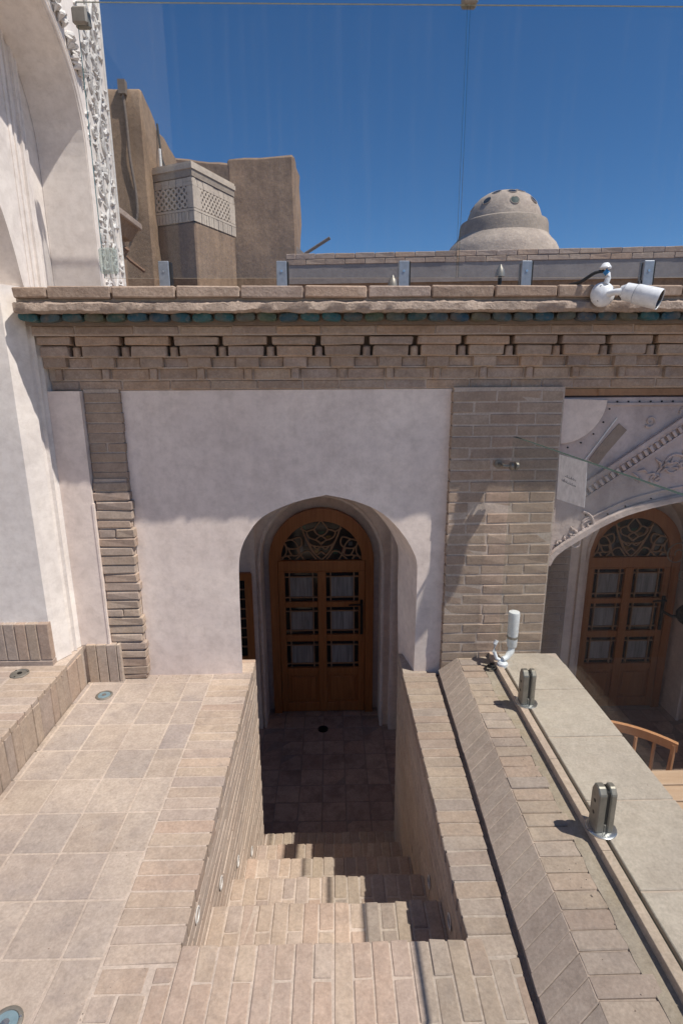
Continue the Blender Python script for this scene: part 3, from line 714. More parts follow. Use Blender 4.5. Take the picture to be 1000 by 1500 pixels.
def make_door(cx, w, label):
    h0 = FL; t = thing('arched_door', label, 'door', (cx, 4.36, FL), group='arched wooden doors with lattice fanlights')
    hw = w / 2; sp_ = .27; ap = .715
    outer = [(cx - hw, h0), (cx - hw, sp_)] + [(cx + hw * math.cos(a), sp_ + (ap - sp_) * math.sin(a)) for a in [math.pi * (1 - i / 20) for i in range(1, 20)]] + [(cx + hw, sp_), (cx + hw, h0)]
    iw = hw - .10
    # frame ring as one lofted band
    fan = [(cx + iw * math.cos(a), .262 + (.345) * math.sin(a)) for a in [math.pi * (1 - i / 20) for i in range(0, 21)]]
    full = outer[1:-1]
    m = MB(); N = len(full)
    # upper ring: outer arc to fan arc
    oa = [(cx + hw * math.cos(a), .262 + (ap - .262) * math.sin(a)) for a in [math.pi * (1 - i / 20) for i in range(0, 21)]]
    for i in range(20):
        m.prism_y([oa[i], oa[i + 1], fan[i + 1], fan[i]], 4.36, 4.41)
    m.box(cx - hw, cx - hw + .07, 4.36, 4.41, h0, .262).box(cx + hw - .07, cx + hw, 4.36, 4.41, h0, .262)
    m.build('frame', MAT['door'], t)
    m = MB(); x0, x1 = cx - hw + .072, cx + hw - .072; cw = .036
    m.box(x0, x1, 4.368, 4.405, .166, .258)                    # top rail
    cols_ = [(x0 + .055, cx - cw), (cx + cw, x1 - .055)]
    rows_ = [(-.118, .150), (-.430, -.168), (-.752, -.492)]
    m.box(x0, x0 + .055, 4.368, 4.405, h0 + .01, .166); m.box(x1 - .055, x1, 4.368, 4.405, h0 + .01, .166); m.box(cx - cw, cx + cw, 4.366, 4.405, h0 + .01, .166)
    zs = [.166, .150, -.118, -.168, -.430, -.492, -.752, -.80, -1.09, h0 + .01]
    for (a, c) in cols_:
        for hi_, lo_ in ((.166, .150), (-.118, -.168), (-.430, -.492), (-.752, -.815), (-1.10, h0 + .01)): m.box(a, c, 4.370, 4.405, lo_, hi_)
    m.build('leaf', MAT['door'], t, bevel=0.003)
    for (a, c) in cols_:
        MB().box(a, c, 4.386, 4.400, -1.10, -.815).build('lower_panel', MAT['door'], t)
        MB().prism_y([(a + .03, -1.07), (c - .03, -1.07), (c - .03, -.845), (a + .03, -.845)], 4.376, 4.390).build('raised_field', MAT['door'], t, bevel=.004)
        for (lo_, hi_) in rows_:
            wn_ = MB().box(a, c, 4.398, 4.402, lo_, hi_).build('window', MAT['pane_d'], t)
            e = .045
            MB().box(a + e, c - e, 4.388, 4.394, lo_ + e, hi_ - e).build('pane', MAT['curtain'], wn_)
            l = MB()
            for q in (a + e - .01, c - e): l.box(q, q + .010, 4.376, 4.396, lo_, hi_)
            for q in (lo_ + e - .01, hi_ - e): l.box(a, c, 4.378, 4.3965, q, q + .010)
            l.build('glazing_bars', MAT['door_l'], wn_)
    # fanlight
    f = MB().prism_y([(p[0], p[1]) for p in fan], 4.396, 4.402).build('fanlight', MAT['pane_d'], t)
    S = MB(); F0 = .262; Hh = .345
    def P(u, v): return (cx + u * iw, F0 + v * Hh)
    cnt = [0]
    def pl(pts):
        cnt[0] += 1; S.strip([P(*p) for p in smoothline(pts, 4)] if len(pts) > 2 else [P(*p) for p in pts], .011, 4.378 + .0002 * cnt[0], 4.3972)
    # central flower
    for s in (1, -1):
        pl([(0, 1.0), (s * .17, .76), (0, .60)][::1]); pl([(s * .17, .78), (s * .34, .72), (s * .30, .58), (s * .12, .50), (0, .40)])
        pl([(s * .17, .78), (s * .10, .66), (0, .62)]); pl([(0, .62), (s * .12, .52), (0, .43)])
        pl([(s * .48, .86), (s * .30, .42), (s * .0, .33)]); pl([(s * .34, .72), (s * .50, .80)])
        pl([(s * .48, .86), (s * .40, .60), (s * .22, .22), (0, 0)]) ; pl([(s * .22, .38), (s * .10, .28), (0, .36)])
        pl([(s * .28, .40), (s * .14, .14), (0, .22)]); pl([(s * .92, .46), (s * .74, .52), (s * .60, .40), (s * .50, .12), (s * .42, 0)])
        pl([(s * .74, .52), (s * .52, .58), (s * .48, .40), (s * .60, .30), (s * .82, .30), (s * .92, .46)])
        pl([(s * .60, .30), (s * .56, .14), (s * .72, .12), (s * .82, .30)]); pl([(s * .98, .06), (s * .84, .10), (s * .76, 0)])
        pl([(s * .84, .10), (s * .72, .12)]); pl([(s * .44, .20), (s * .30, .22), (s * .20, .10), (s * .12, 0)]); pl([(s * .44, .20), (s * .58, .06), (s * .64, 0)])
        pl([(s * .88, .42), (s * .86, .2), (s * .98, .0)])
    S.build('lattice', MAT['door_l'], f)
    for (u, v, w_, h_, k) in ((.18, .55, .12, .12, 1), (-.35, .5, .12, .3, 3), (-.5, .25, .1, .2, 3), (.02, .68, .16, .08, 0), (.55, .22, .1, .15, 2), (-.12, .2, .1, .12, 1), (.35, .2, .1, .12, 0), (-.42, .8, .1, .14, 0), (.72, .4, .1, .1, 3)):
        a = P(u - w_ / 2, v - h_ / 2); c = P(u + w_ / 2, v + h_ / 2)
        MB().box(a[0], c[0], 4.392, 4.3955, a[1], c[1]).build('coloured_pane', MAT['colg'][k], f)
    # lock
    hx = x1 - .03
    MB().box(hx - .012, hx + .012, 4.352, 4.368, -.42, -.10).lathe([(.010, 0), (.010, .04)], (hx, 4.36, -.13), (0, -1, 0), 10).tube([(hx, 4.325, -.13), (hx - .09, 4.325, -.13), (hx - .11, 4.33, -.135)], .008, 8).build('handle', MAT['iron'], t, smooth=True)
    return t
dr1 = make_door(d1, .885, 'arched wooden door with a lattice fanlight at the foot of the stairs')
dr2 = make_door(d2, .86, 'arched wooden door behind the carved stucco arch, beside the courtyard chair')
# narrow lattice window seen past the left jamb
tw = thing('lattice_window', 'narrow wooden window with small panes left of the stair door', 'window', (-.9, 4.15, -.56))
MB().box(-1.15, -1.09, 4.13, 4.17, -.56, .24).box(-.705, -.645, 4.13, 4.17, -.56, .24).box(-1.09, -.705, 4.13, 4.17, .18, .24).box(-1.09, -.705, 4.13, 4.17, -.56, -.50).build('frame', MAT['door'], tw, bevel=.002)
MB().box(-1.09, -.705, 4.155, 4.165, -.50, .18).build('pane', MAT['pane_d'], tw)
g = MB()
for k in range(1, 8): g.box(-1.09, -.705, 4.138, 4.158, -.50 + k * .085, -.492 + k * .085)
for k in range(1, 5): g.box(-1.09 + k * .077, -1.082 + k * .077, 4.139, 4.157, -.50, .18)
g.build('glazing_bars', MAT['door_l'], tw)
# drain
dn = thing('floor_drain', 'small round dark drain in the corridor floor before the door', 'drain', (-.09, 4.12, FL))
MB().lathe([(.045, 0), (.045, .005), (.038, .007), (.036, .003), (.001, .003)], (-.09, 4.12, FL), (0, 0, 1), 20).build('rim', MAT['iron'], dn)
g = MB()
for k in range(-2, 3): g.box(-.09 - .032, -.09 + .032, 4.118 + k * .013, 4.123 + k * .013, FL + .003, FL + .008)
g.build('grate', MAT['iron'], dn)

# wrought iron wall lamp with curls and dark shade
wl_ = thing('wall_lamp', 'dark round wall lamp right of the farther door', 'wall lamp', (2.80, 4.12, -.14))
MB().lathe([(.03, 0), (.085, .03), (.10, .07), (.085, .12), (.04, .14)], (2.90, 4.05, -.20), (0, -.35, 1), 18).build('shade', MAT['iron'], wl_, smooth=True)
MB().tube([(2.72, 4.10, -.12), (2.78, 4.06, -.15), (2.84, 4.05, -.14)], .012, 8).box(3.05, 3.12, 4.09, 4.11, -.3, -.02).tube([(2.90, 4.04, -.13), (3.08, 4.10, -.12)], .012, 8).build('bracket', MAT['iron'], wl_, smooth=True)
sc_ = thing('scroll_sconce', 'thin curled iron bracket under the arch at the right edge', 'sconce', (2.80, 4.10, .45))
m = MB()
for cx, cz, r, s0, dd in ((2.72, .40, .10, 1.0, 1), (2.86, .38, .09, 2.0, -1), (2.80, .22, .06, 0, 1)):
    p, rr = scroll(cx, cz, r, 1.4, s0, dd, 4.02, .006); m.tube(p, .005, 6)
m.tube([(2.80, 4.10, .62), (2.80, 4.02, .60), (2.80, 4.02, .20)], .007, 8)
m.build('curls', MAT['steel'], sc_, smooth=True)
MB().lathe([(.02, 0), (.045, .03), (.05, .07), (.03, .09)], (2.80, 4.02, .58), (0, 0, 1), 14).build('cup', MAT['iron'], sc_, smooth=True)

# true size: the doors are 2.26 m tall and stand on the lower floor, 2.1 m behind the gallery front
for o in (bw, dr1, dr2, tw, dn, wl_, sc_):
    o.scale = (1.18, 1.18, 1.18); o.location = (o.location.x * 1.18, o.location.y * 1.18, (o.location.z - FL) * 1.18 + LOW)
# ------------------------------------------------------------------ courtyard furniture
DECK = -1.2
ch = thing('wooden_chair', 'light wooden chair with a curved top rail in the lower courtyard', 'chair', (1.745, 2.70, DECK))
def cp(dx, dy, z): # chair coordinates, turned a little
    a = R(146); return (1.745 + dx * math.cos(a) - dy * math.sin(a), 2.70 + dx * math.sin(a) + dy * math.cos(a), z)
for sx, sy in ((-1, -1), (1, -1), (-1, 1), (1, 1)):
    top = -.36 if sy < 0 else -.77
    MB().tube([cp(sx * .19, sy * .18, DECK), cp(sx * .185, sy * .175, -.78), cp(sx * .20, sy * (.175 if sy > 0 else .21), top)], [.015, .018, .014], 8).build('leg', MAT['furn'], ch, smooth=True)
MB().loft([cp(-.21, -.20, -.77), cp(.21, -.20, -.77), cp(.22, .21, -.77), cp(-.22, .21, -.77)], [cp(-.21, -.20, -.74), cp(.21, -.20, -.74), cp(.22, .21, -.74), cp(-.22, .21, -.74)]).build('seat', MAT['furn'], ch, bevel=.006)
m = MB(); N = 8
for i in range(N):
    u0 = -1 + 2 * i / N; u1 = -1 + 2 * (i + 1) / N
    f0 = .21 + .04 * (1 - u0 * u0); f1 = .21 + .04 * (1 - u1 * u1)
    m.hexa([cp(u0 * .22, -f0 - .012, -.40), cp(u1 * .22, -f1 - .012, -.40), cp(u1 * .22, -f1 + .012, -.40), cp(u0 * .22, -f0 + .012, -.40),
            cp(u0 * .22, -f0 - .014, -.345), cp(u1 * .22, -f1 - .014, -.345), cp(u1 * .22, -f1 + .012, -.345), cp(u0 * .22, -f0 + .012, -.345)])
m.build('top_rail', MAT['furn'], ch)
for k in range(3):
    u = -.10 + k * .10
    MB().tube([cp(u, -.19, -.75), cp(u, -.235, -.40)], .010, 8).build('spindle', MAT['furn'], ch, smooth=True)
MB().tube([cp(-.19, .17, -1.0), cp(.19, .17, -1.0)], .009, 6).tube([cp(-.19, -.17, -.98), cp(-.19, .17, -.98)], .009, 6).tube([cp(.19, -.17, -.98), cp(.19, .17, -.98)], .009, 6).build('stretcher', MAT['furn'], ch)
tb = thing('plank_table', 'pale plank table in the lower courtyard below the parapet', 'table', (2.4, 2.45, DECK))
for a, c in ((2.55, 2.66), (2.43, 2.54), (2.31, 2.42)):
    MB().box(1.66, 3.0, a, c, -.475, -.450).build('plank', MAT['plank'], tb, bevel=.003)
for sx in (1.74, 2.9):
    for sy in (2.36, 2.60): MB().box(sx - .025, sx + .025, sy - .025, sy + .025, DECK, -.476).build('leg', MAT['plank'], tb)
MB().box(1.765, 2.875, 2.345, 2.365, -.55, -.477).box(1.765, 2.875, 2.595, 2.615, -.55, -.477).build('apron', MAT['plank'], tb)

# ================================================================== RIGHT PARAPET
pp = thing('stair_parapet', 'brick and stone parapet beside the stairs carrying the glass guard', 'parapet', (.95, 2.0, 0))
YN, YF = -1.0, 2.985
def xb(y): return .588 + (y - 1.13) * .0310
ZB = .030
def xt(y): return .722 + (y - 1.05) * .0185
ZT = .112
def sect(y): return [(xb(y) + .006, y, ZB - .003), (xt(y) + .0065, y, ZT - .005), (1.345, y, ZT - .003), (1.345, y, -1.95), (xb(y) + .007, y, -1.95)]
cr = MB()
for i_ in range(40): cr.loft(sect(YN + (YF - YN) * i_ / 40), sect(YN + (YF - YN) * (i_ + 1) / 40), cap=(i_ in (0, 39)))
cr.build('core', MAT['obrick'], pp)
MB().box(.54, .70, YN, YF, -.2, -.010).build('gutter', MAT['rough_mortar'], pp)
y = YN; k = 0
while y < YF - .02:       # sloping inner face
    y1 = min(y + .066, YF); s_ = .06; 
    j = random.uniform(-.0015, .0015)
    def fp(yy, top, out):
        return ((xt(yy) if top else xb(yy)) - out + j, yy, ZT if top else ZB)
    A = [fp(y + .001, 0, 0), fp(min(y1 - .001, YF), 0, 0), fp(min(y1 - .001 + s_, YF), 1, 0), fp(min(y + .001 + s_, YF - .003), 1, 0)]
    B = [(p[0] + .03, p[1], p[2] - .02) for p in A]
    MB().loft(A, B).build('brick', MAT['obrick'], pp, origin=tuple(Vector(A[0])), bevel=.0015)
    y = y1; k += 1
y = YN
while y < YF:             # coping bricks
    y1 = min(y + .066, YF)
    if y1 - y > .02: piece('brick', pp, (round(xt(y) + .002, 3), y + .0025, ZT - .05), (round(.905 + random.uniform(-.006, .012), 3), y1 - .0025, ZT + .0015), MAT['pbrick'], lift=.0012, jit=.002, tilt=.004)
    y += .066
# mortar bed, ragged edge
m = MB(); N = 90; e = 0; q = []
for i in range(N + 1):
    yy = YN + (YF - YN) * i / N; e = e * .75 + random.uniform(-.007, .007); q.append((.885 + e, yy))
for i in range(N):
    m.hexa([(q[i][0], q[i][1], ZT - .01), (.952, q[i][1], ZT - .01), (.952, q[i + 1][1], ZT - .01), (q[i + 1][0], q[i + 1][1], ZT - .01),
            (q[i][0] + .001, q[i][1], ZT + .0022), (.952, q[i][1], ZT + .0042), (.952, q[i + 1][1], ZT + .0042), (q[i + 1][0] + .001, q[i + 1][1], ZT + .0022)])
m.build('mortar_bed', MAT['bed'], pp)
ZS = .150
y = YN
for i in range(9):
    a = YF - .475 * (i + 1); c = YF - .475 * i
    MB().box(.948, .983, max(a + .001, YN), c - .001, ZT - .02, ZS).build('edge_strip', MAT['strip'], pp, bevel=.0015)
ends = [2.965, 2.57, 2.18, 1.79, 1.40, 1.01, .62, .23, -.16]
for i in range(8):
    a = ends[i + 1] + .004; c = ends[i] - .004
    if i == 0: poly_ = [(.999, a), (1.352, a), (1.352, 2.82), (1.335, 2.89), (1.29, 2.945), (1.24, c), (.999, c)]
    else: poly_ = [(.999, a), (1.352, a), (1.352, c), (.999, c)]
    MB().prism_z(poly_, ZT - .01, ZS + random.uniform(-.001, .001)).build('stone_slab', MAT['stone'], pp, bevel=.003)
MB().box(1.001, 1.348, YN, 2.96, ZT - .02, ZS - .005).build('slab_joint', MAT['mortar'], pp)

# glass guard
gg = thing('glass_guard', 'clear glass guard pane standing on the parapet on steel spigots', 'glass guard', (.97, 2.2, ZS))
def gx(y): return .991
m = MB(); y0, y1, t = -.6, 2.925, .009
m.hexa([(gx(y0) - t, y0, .130), (gx(y0) + t, y0, .130), (gx(y1) + t, y1, .130), (gx(y1) - t, y1, .130), (gx(y0) - t, y0, 1.462), (gx(y0) + t, y0, 1.462), (gx(y1) + t, y1, 1.462), (gx(y1) - t, y1, 1.462)])
pane = m.build('pane', [MAT['glass2'], MAT['gedge_d'], MAT['gedge_w']], gg)
for p in pane.data.polygons:
    if abs(p.normal.x) < .5: p.material_index = 1 if abs(p.normal.z) > .5 else 0
def spigot(y):
    x = gx(y); s = MB(); z0 = ZS + .006; h = .185
    for (a, c) in ((-.036, -.0062), (.0062, .030)):
        poly_ = [(y - .030, z0), (y + .030, z0), (y + .030, z0 + h - .03), (y + .016, z0 + h), (y - .012, z0 + h), (y - .030, z0 + h - .022)]
        s.prism_x(poly_, x + a, x + c)
    s.box(x - .0065, x + .0065, y - .027, y + .028, z0, z0 + .035)
    sp_ = s.build('spigot', MAT['steel'], gg, bevel=.004)
    MB().lathe([(.055, 0), (.055, .005), (.049, .008), (.001, .008)], (x, y, ZS), (0, 0, 1), 28).build('flange', MAT['steel_l'], sp_, smooth=True)
    for zz in (.07, .12):
        b = MB(); b.lathe([(.007, 0), (.007, .003), (.003, .0035)], (x - .034, y, z0 + zz), (-1, 0, 0), 10)
        b.build('bolt', MAT['iron'], sp_)
    MB().box(x - .0075, x + .0075, y - .022, y + .022, z0 + .036, z0 + h - .015).build('gasket', MAT['rubber'], sp_)
spigot(2.452); spigot(1.655); spigot(.70)
MB().lathe([(.022, 0), (.022, .014), (.016, .018)], (gx(2.9) - .006, 2.90, 1.305), (-1, 0, 0), 18).lathe([(.022, 0), (.022, .014), (.016, .018)], (gx(2.9) + .006, 2.90, 1.305), (1, 0, 0), 18).tube([(gx(2.9) - .018, 2.90, 1.305), (gx(2.9) - .05, 2.91, 1.305), (gx(2.9) - .06, 2.984, 1.305)], .009, 8).lathe([(.022, 0), (.022, .006)], (gx(2.9) - .06, 2.984, 1.305), (0, -1, 0), 16).build('wall_fixing', MAT['steel'], gg, smooth=True)
# worn bright stretch of the top edge
# notice
nt_ = thing('paper_notice', 'white paper notice hanging on the glass guard with two lines of small writing', 'notice', (.978, 2.18, 1.35))
xn = gx(2.2) - .0085
m = MB().loft([(xn, 2.035, 1.287), (xn, 2.295, 1.262), (xn, 2.310, 1.455), (xn, 2.050, 1.462)], [(xn - .0012, 2.035, 1.287), (xn - .0012, 2.295, 1.262), (xn - .0012, 2.310, 1.455), (xn - .0012, 2.050, 1.462)]).build('sheet', MAT['paper'], nt_)
ink = MB(); rr_ = random.Random(5)
for line, (zc, ya, yb_) in enumerate(((1.375, 2.13, 2.235), (1.352, 2.125, 2.25))):
    yy = ya
    while yy < yb_:
        l = rr_.uniform(.006, .014); dz = rr_.uniform(-.002, .002)
        ink.tube([(xn - .0016, yy, zc + dz), (xn - .0016, yy + l * .5, zc - .003), (xn - .0016, yy + l, zc + .002 + dz)], .0011, 4)
        if rr_.random() < .5: ink.tube([(xn - .0016, yy + l * .4, zc + .005), (xn - .0016, yy + l * .55, zc + .0055)], .0012, 4)
        if rr_.random() < .3: ink.tube([(xn - .0016, yy + l, zc - .001), (xn - .0016, yy + l, zc + .008)], .0011, 4)
        yy += l + .003
ink.build('writing', MAT['ink'], nt_)

# white cylinder device at the wall end of the parapet
wd = thing('cylinder_device', 'upright white plastic cylinder on a bracket where the parapet meets the brick pier', 'outdoor device', (1.02, 2.86, ZS))
MB().lathe([(.026, 0), (.029, .01), (.031, .10), (.033, .20), (.030, .218), (.001, .224)], (1.045, 2.87, .245), (0, 0, 1), 24).build('housing', MAT['wplastic'], wd, smooth=True)
MB().lathe([(.031, 0), (.033, .004), (.033, .012), (.031, .016)], (1.045, 2.87, .300), (0, 0, 1), 24).build('band', MAT['steel'], wd, smooth=True)
MB().tube([(1.045, 2.87, .26), (1.040, 2.86, .22), (1.01, 2.84, .19), (.985, 2.83, .185)], [.022, .02, .016, .016], 12).lathe([(.03, 0), (.03, .02), (.02, .03)], (.985, 2.83, ZT + .03), (0, 0, 1), 18).build('elbow', MAT['wplastic'], wd, smooth=True)
MB().tube([(.985, 2.835, .17), (.955, 2.85, .18), (.94, 2.86, .22), (.945, 2.865, .265), (.955, 2.87, .285)], .011, 10).build('conduit', MAT['wplastic'], wd, smooth=True)
cb = []
for i in range(40):
    a = i * .42; cb.append((.915 + .034 * math.cos(a) + i * .0008, 2.84 + .026 * math.sin(a), ZT + .008 + i * .0006))
cb += [(.96, 2.84, .14), (.985, 2.82, .16)]
MB().tube(cb, .0035, 6).build('cable', MAT['rubber'], wd, smooth=True)

# ================================================================== SECURITY CAMERA
cm = thing('security_camera', 'white bullet security camera mounted on the cornice at the right', 'security camera', (1.29, 2.72, 2.15))
bc = Vector((1.295, 2.712, 2.152))
MB().lathe([(.052, 0), (.056, .006), (.055, .022), (.046, .038), (.028, .050), (.001, .054)], bc + Vector((0, .035, 0)), (0, -1, 0.05), 28).build('base', MAT['wplastic'], cm, smooth=True)
for a in (.6, 2.2, 3.9, 5.4):
    b = MB(); b.lathe([(.006, 0), (.006, .004)], bc + Vector((.040 * math.cos(a), -.001, .040 * math.sin(a))), (0, -1, 0), 8)
    b.build('screw', MAT['iron'], cm)
ax = Vector((.72, -.62, -.30)).normalized()
MB().tube([bc + Vector((.01, -.01, 0)), bc + Vector((.03, -.045, .004)), bc + Vector((.062, -.050, .004))], [.016, .014, .017], 12).build('arm', MAT['wplastic'], cm, smooth=True)
p0 = bc + Vector((.070, -.045, .006))
MB().lathe([(.020, -.02), (.030, -.004), (.039, .004), (.041, .045), (.0415, .048)], p0, ax, 26).build('rear_housing', MAT['wplastic'], cm, smooth=True)
MB().lathe([(.042, .050), (.044, .054), (.046, .150), (.045, .158), (.042, .158), (.041, .140)], p0, ax, 26).build('body', MAT['wplastic'], cm, smooth=True)
MB().lathe([(.0425, .134), (.0425, .1555), (.030, .1560), (.026, .150), (.001, .151)], p0, ax, 26).build('lens', MAT['lens'], cm, smooth=True)
pp_ = p0 + ax * .10
m = MB()
for k in range(7):
    c_ = p0 + ax * (.080 + k * .006) + Vector((-.0, -.0365, 0.004)) * 1.0
    m.tube([c_ + Vector((0, -.003, -.003)), c_ + Vector((0, -.003, .003 * (1 if k % 2 else .4)))], .0009, 4)
m.build('maker_mark', MAT['ink'], cm)
MB().tube([bc + Vector((0, .0, .045)), bc + Vector((.008, .0, .07)), bc + Vector((.006, .005, .092))], .013, 10).build('conduit', MAT['wplastic'], cm, smooth=True)
MB().tube([bc + Vector((.006, .005, .09)), bc + Vector((-.008, .008, .104))], .013, 10).build('coupling', MAT['bplastic'], cm, smooth=True)
MB().lathe([(.024, 0), (.026, .006), (.014, .024), (.010, .026)], bc + Vector((-.004, .01, .112)), (0, 0, 1), 18).build('cap', MAT['wplastic'], cm, smooth=True)
MB().tube(smoothline([tuple(bc + Vector(q)) for q in ((-.01, .01, .102), (-.05, .02, .095), (-.10, .05, .06), (-.13, .10, .055))], 4), .008, 8).build('cable', MAT['rubber'], cm, smooth=True)

# ================================================================== ROOFTOP GLASS SCREEN
gs = thing('rooftop_glass_screen', 'tall clear glass screen clamped along the top of the cornice', 'glass screen', (0, 2.95, 2.2))
for a, c in ((-1.118, .640), (.652, 2.45)):
    m = MB().box(a, c, 2.945, 2.955, 2.262, 3.412)
    o = m.build('pane', [MAT['glass'], MAT['gedge'], MAT['gedge_w']], gs)
    for p in o.data.polygons:
        if abs(p.normal.y) < .5: p.material_index = 2 if abs(p.normal.z) > .5 else 1
for x in (-.816, -.235, .374, .990, 1.608, 2.2):
    c_ = MB().box(x - .026, x + .026, 2.925, 2.942, 2.199, 2.338).box(x - .026, x + .026, 2.958, 2.975, 2.199, 2.338).box(x - .026, x + .026, 2.9255, 2.9745, 2.196, 2.250).box(x - .0255, x + .0255, 2.9265, 2.9735, 2.330, 2.3375).build('clamp', MAT['steel_b'], gs, bevel=.003)
    MB().lathe([(.006, 0), (.006, .003)], (x, 2.925, 2.29), (0, -1, 0), 10).build('bolt', MAT['steel_l'], c_)
    MB().box(x + .028, x + .034, 2.93, 2.97, 2.199, 2.335).build('gasket', MAT['rubber'], c_)
for x, z in ((-1.10, 3.352), (.648, 3.44)):
    c_ = MB().box(x - .034, x + .034, 2.920, 2.944, z - .034, z + .034).box(x - .034, x + .034, 2.957, 2.98, z - .034, z + .034).build('corner_clamp', MAT['steel'], gs, bevel=.008)
MB().box(-1.13, -1.04, 2.925, 2.944, 2.28, 2.40).build('corner_plate', MAT['plate'], gs, bevel=.01)
# bell shaped fittings standing behind the screen
for x, y, z, lb in ((.365, 3.35, 2.27, 'small bell shaped fitting behind the glass screen by the clamp over the stair arch'), (1.055, 3.6, 2.37, 'small bell shaped fitting behind the glass screen, below the dome')):
    t = thing('roof_fitting', lb, 'roof fitting', (x, y, 2.17), group='bell shaped fittings on the gallery roof')
    MB().lathe([(.030, 0), (.028, .02), (.020, .045), (.010, .06), (.006, .07)], (x, y, z), (0, 0, 1), 18).build('bell', MAT['steel'], t, smooth=True)
    MB().tube([(x, y, 2.17), (x, y, z)], .012, 8).build('stem', MAT['iron'], t)

# ================================================================== WHITE BUILDING ON THE LEFT
wb = thing('white_building', 'white plastered building along the left with a big arch and carved stucco border', 'building', (-1.5, 2.8, .23))
# splayed pier beside the platform
pl_ = [(-2.7, 2.79), (-1.562, 2.79), (-1.545, 2.815), (-1.508, 2.885), (-1.522, 2.900), (-1.512, 2.922), (-1.494, 2.925), (-1.508, 2.945), (-1.500, 2.962), (-1.491, 2.972), (-1.491, 3.3), (-2.7, 3.3)]
MB().prism_z(pl_, .2305, 2.215).build('pier', MAT['white'], wb)
pk = MB().box(-2.7, -1.556, 2.768, 2.83, .225, .475).build('plinth', MAT['mortar'], wb)
x = -1.556
while x > -2.3:
    piece('brick', pk, (x - .0605 + .003, 2.762, .262), (x - .003 if x < -1.557 else x + .002, 2.80, .478), MAT['pbrick'], lift=.001, up=1)
    x -= .0605
MB().box(-2.7, -1.552, 2.756, 2.80, .228, .256).build('foot_band', MAT['pbrick'], pk)
# tympanum with blind arch, above the cornice level
cur = [(2.905, 2.20), (2.885, 2.23), (2.84, 2.40), (2.775, 2.56), (2.66, 2.74), (2.50, 2.88), (2.25, 2.99), (2.0, 2.88), (1.84, 2.74), (1.72, 2.56), (1.66, 2.40), (1.62, 2.2)]
MB().prism_x([(3.22, 2.2)] + [(3.22, 4.6), (1.0, 4.6), (1.0, 2.2)] + smoothline(cur, 3)[::-1], -1.62, -1.492).build('tympanum', MAT['white'], wb)
MB().box(-1.75, -1.66, 1.0, 3.3, 2.2, 4.6).build('recess_back', MAT['white'], wb)
MB().box(-1.494, -1.478, 3.035, 3.055, 2.2, 4.6).box(-1.494, -1.484, 2.985, 3.0, 2.2, 4.6).tube([(-1.490, 3.08, 2.2), (-1.490, 3.08, 4.6)], .012, 8).tube([(-1.490, 2.955, 2.2), (-1.490, 2.955, 4.6)], .010, 8).build('groove_moulding', MAT['white'], wb, smooth=True)
# big arch in the outer face
big = [(3.205, 2.19), (3.21, 2.65), (3.205, 2.95), (3.16, 3.12), (3.09, 3.235), (3.0, 3.315), (2.886, 3.39), (2.7, 3.47), (2.5, 3.53), (2.25, 3.56)]
bl = smoothline(big, 4); bl2 = bl + [(4.5 - y, z) for y, z in bl[::-1][1:]]
MB().prism_x([(3.60, 2.19), (3.60, 4.8), (.9, 4.8), (.9, 2.19)] + bl2[::-1], -1.49, -1.245).build('arch_wall', MAT['white'], wb)
m = MB()
m.tube([(-1.243, y + .012, z + .010) for y, z in bl2], .010, 8); m.tube([(-1.243, y + .040, z + .030) for y, z in bl2[:45]], .006, 8)
m.build('arch_bead', MAT['white'], wb, smooth=True)
# carved border: long vines, curls and leaves
m = MB(); rr2 = random.Random(11); X0 = -1.243
m.tube([(X0, 3.592, 2.2), (X0, 3.592, 4.7)], .008, 6)
def vine(z0, z1, ph):
    pts = []; n = 30
    for i in range(n + 1):
        z = z0 + (z1 - z0) * i / n; pts.append((X0 + .004, 3.42 + .07 * math.sin(z * 7 + ph), z))
    m.tube(pts, .011, 6)
vine(2.2, 4.6, 0); vine(2.2, 4.6, 3.1)
zz = 2.25
while zz < 4.5:
    for s in (-1, 1):
        p, r_ = scroll(3.42 + s * rr2.uniform(.05, .08), zz + rr2.uniform(-.03, .03), rr2.uniform(.035, .06), 1.25, rr2.uniform(0, 6.2), s, plane='yz', x=X0 + .001, t=.010); m.tube(p, r_, 6)
    zz += .13
for k in range(260):
    cy = rr2.uniform(3.27, 3.57); cz = rr2.uniform(2.2, 4.5); a = rr2.uniform(0, 6.2); l = rr2.uniform(.012, .03)
    m.tube([(X0 - .004, cy, cz), (X0 + .005, cy + l * math.cos(a), cz + l * math.sin(a)), (X0, cy + 2 * l * math.cos(a + .5), cz + 2 * l * math.sin(a + .5))], [.003, .009, .003], 5)
# garland round the arch
for k in range(60):
    y_, z_ = bl2[min(8 + k, len(bl2) - 1)] if False else bl[min(int(14 + k * .37), len(bl) - 1)]
    a = rr2.uniform(0, 6.2)
    m.tube([(X0, y_ + .085, z_ + .075), (X0 + .02, y_ + .085 + .02 * math.cos(a), z_ + .075 + .02 * math.sin(a)), (X0, y_ + .085 + .045 * math.cos(a), z_ + .075 + .045 * math.sin(a))], [.008, .016, .003], 6)
m.build('carved_relief', MAT['stucco_w'], wb, smooth=True)['kind'] = 'stuff'

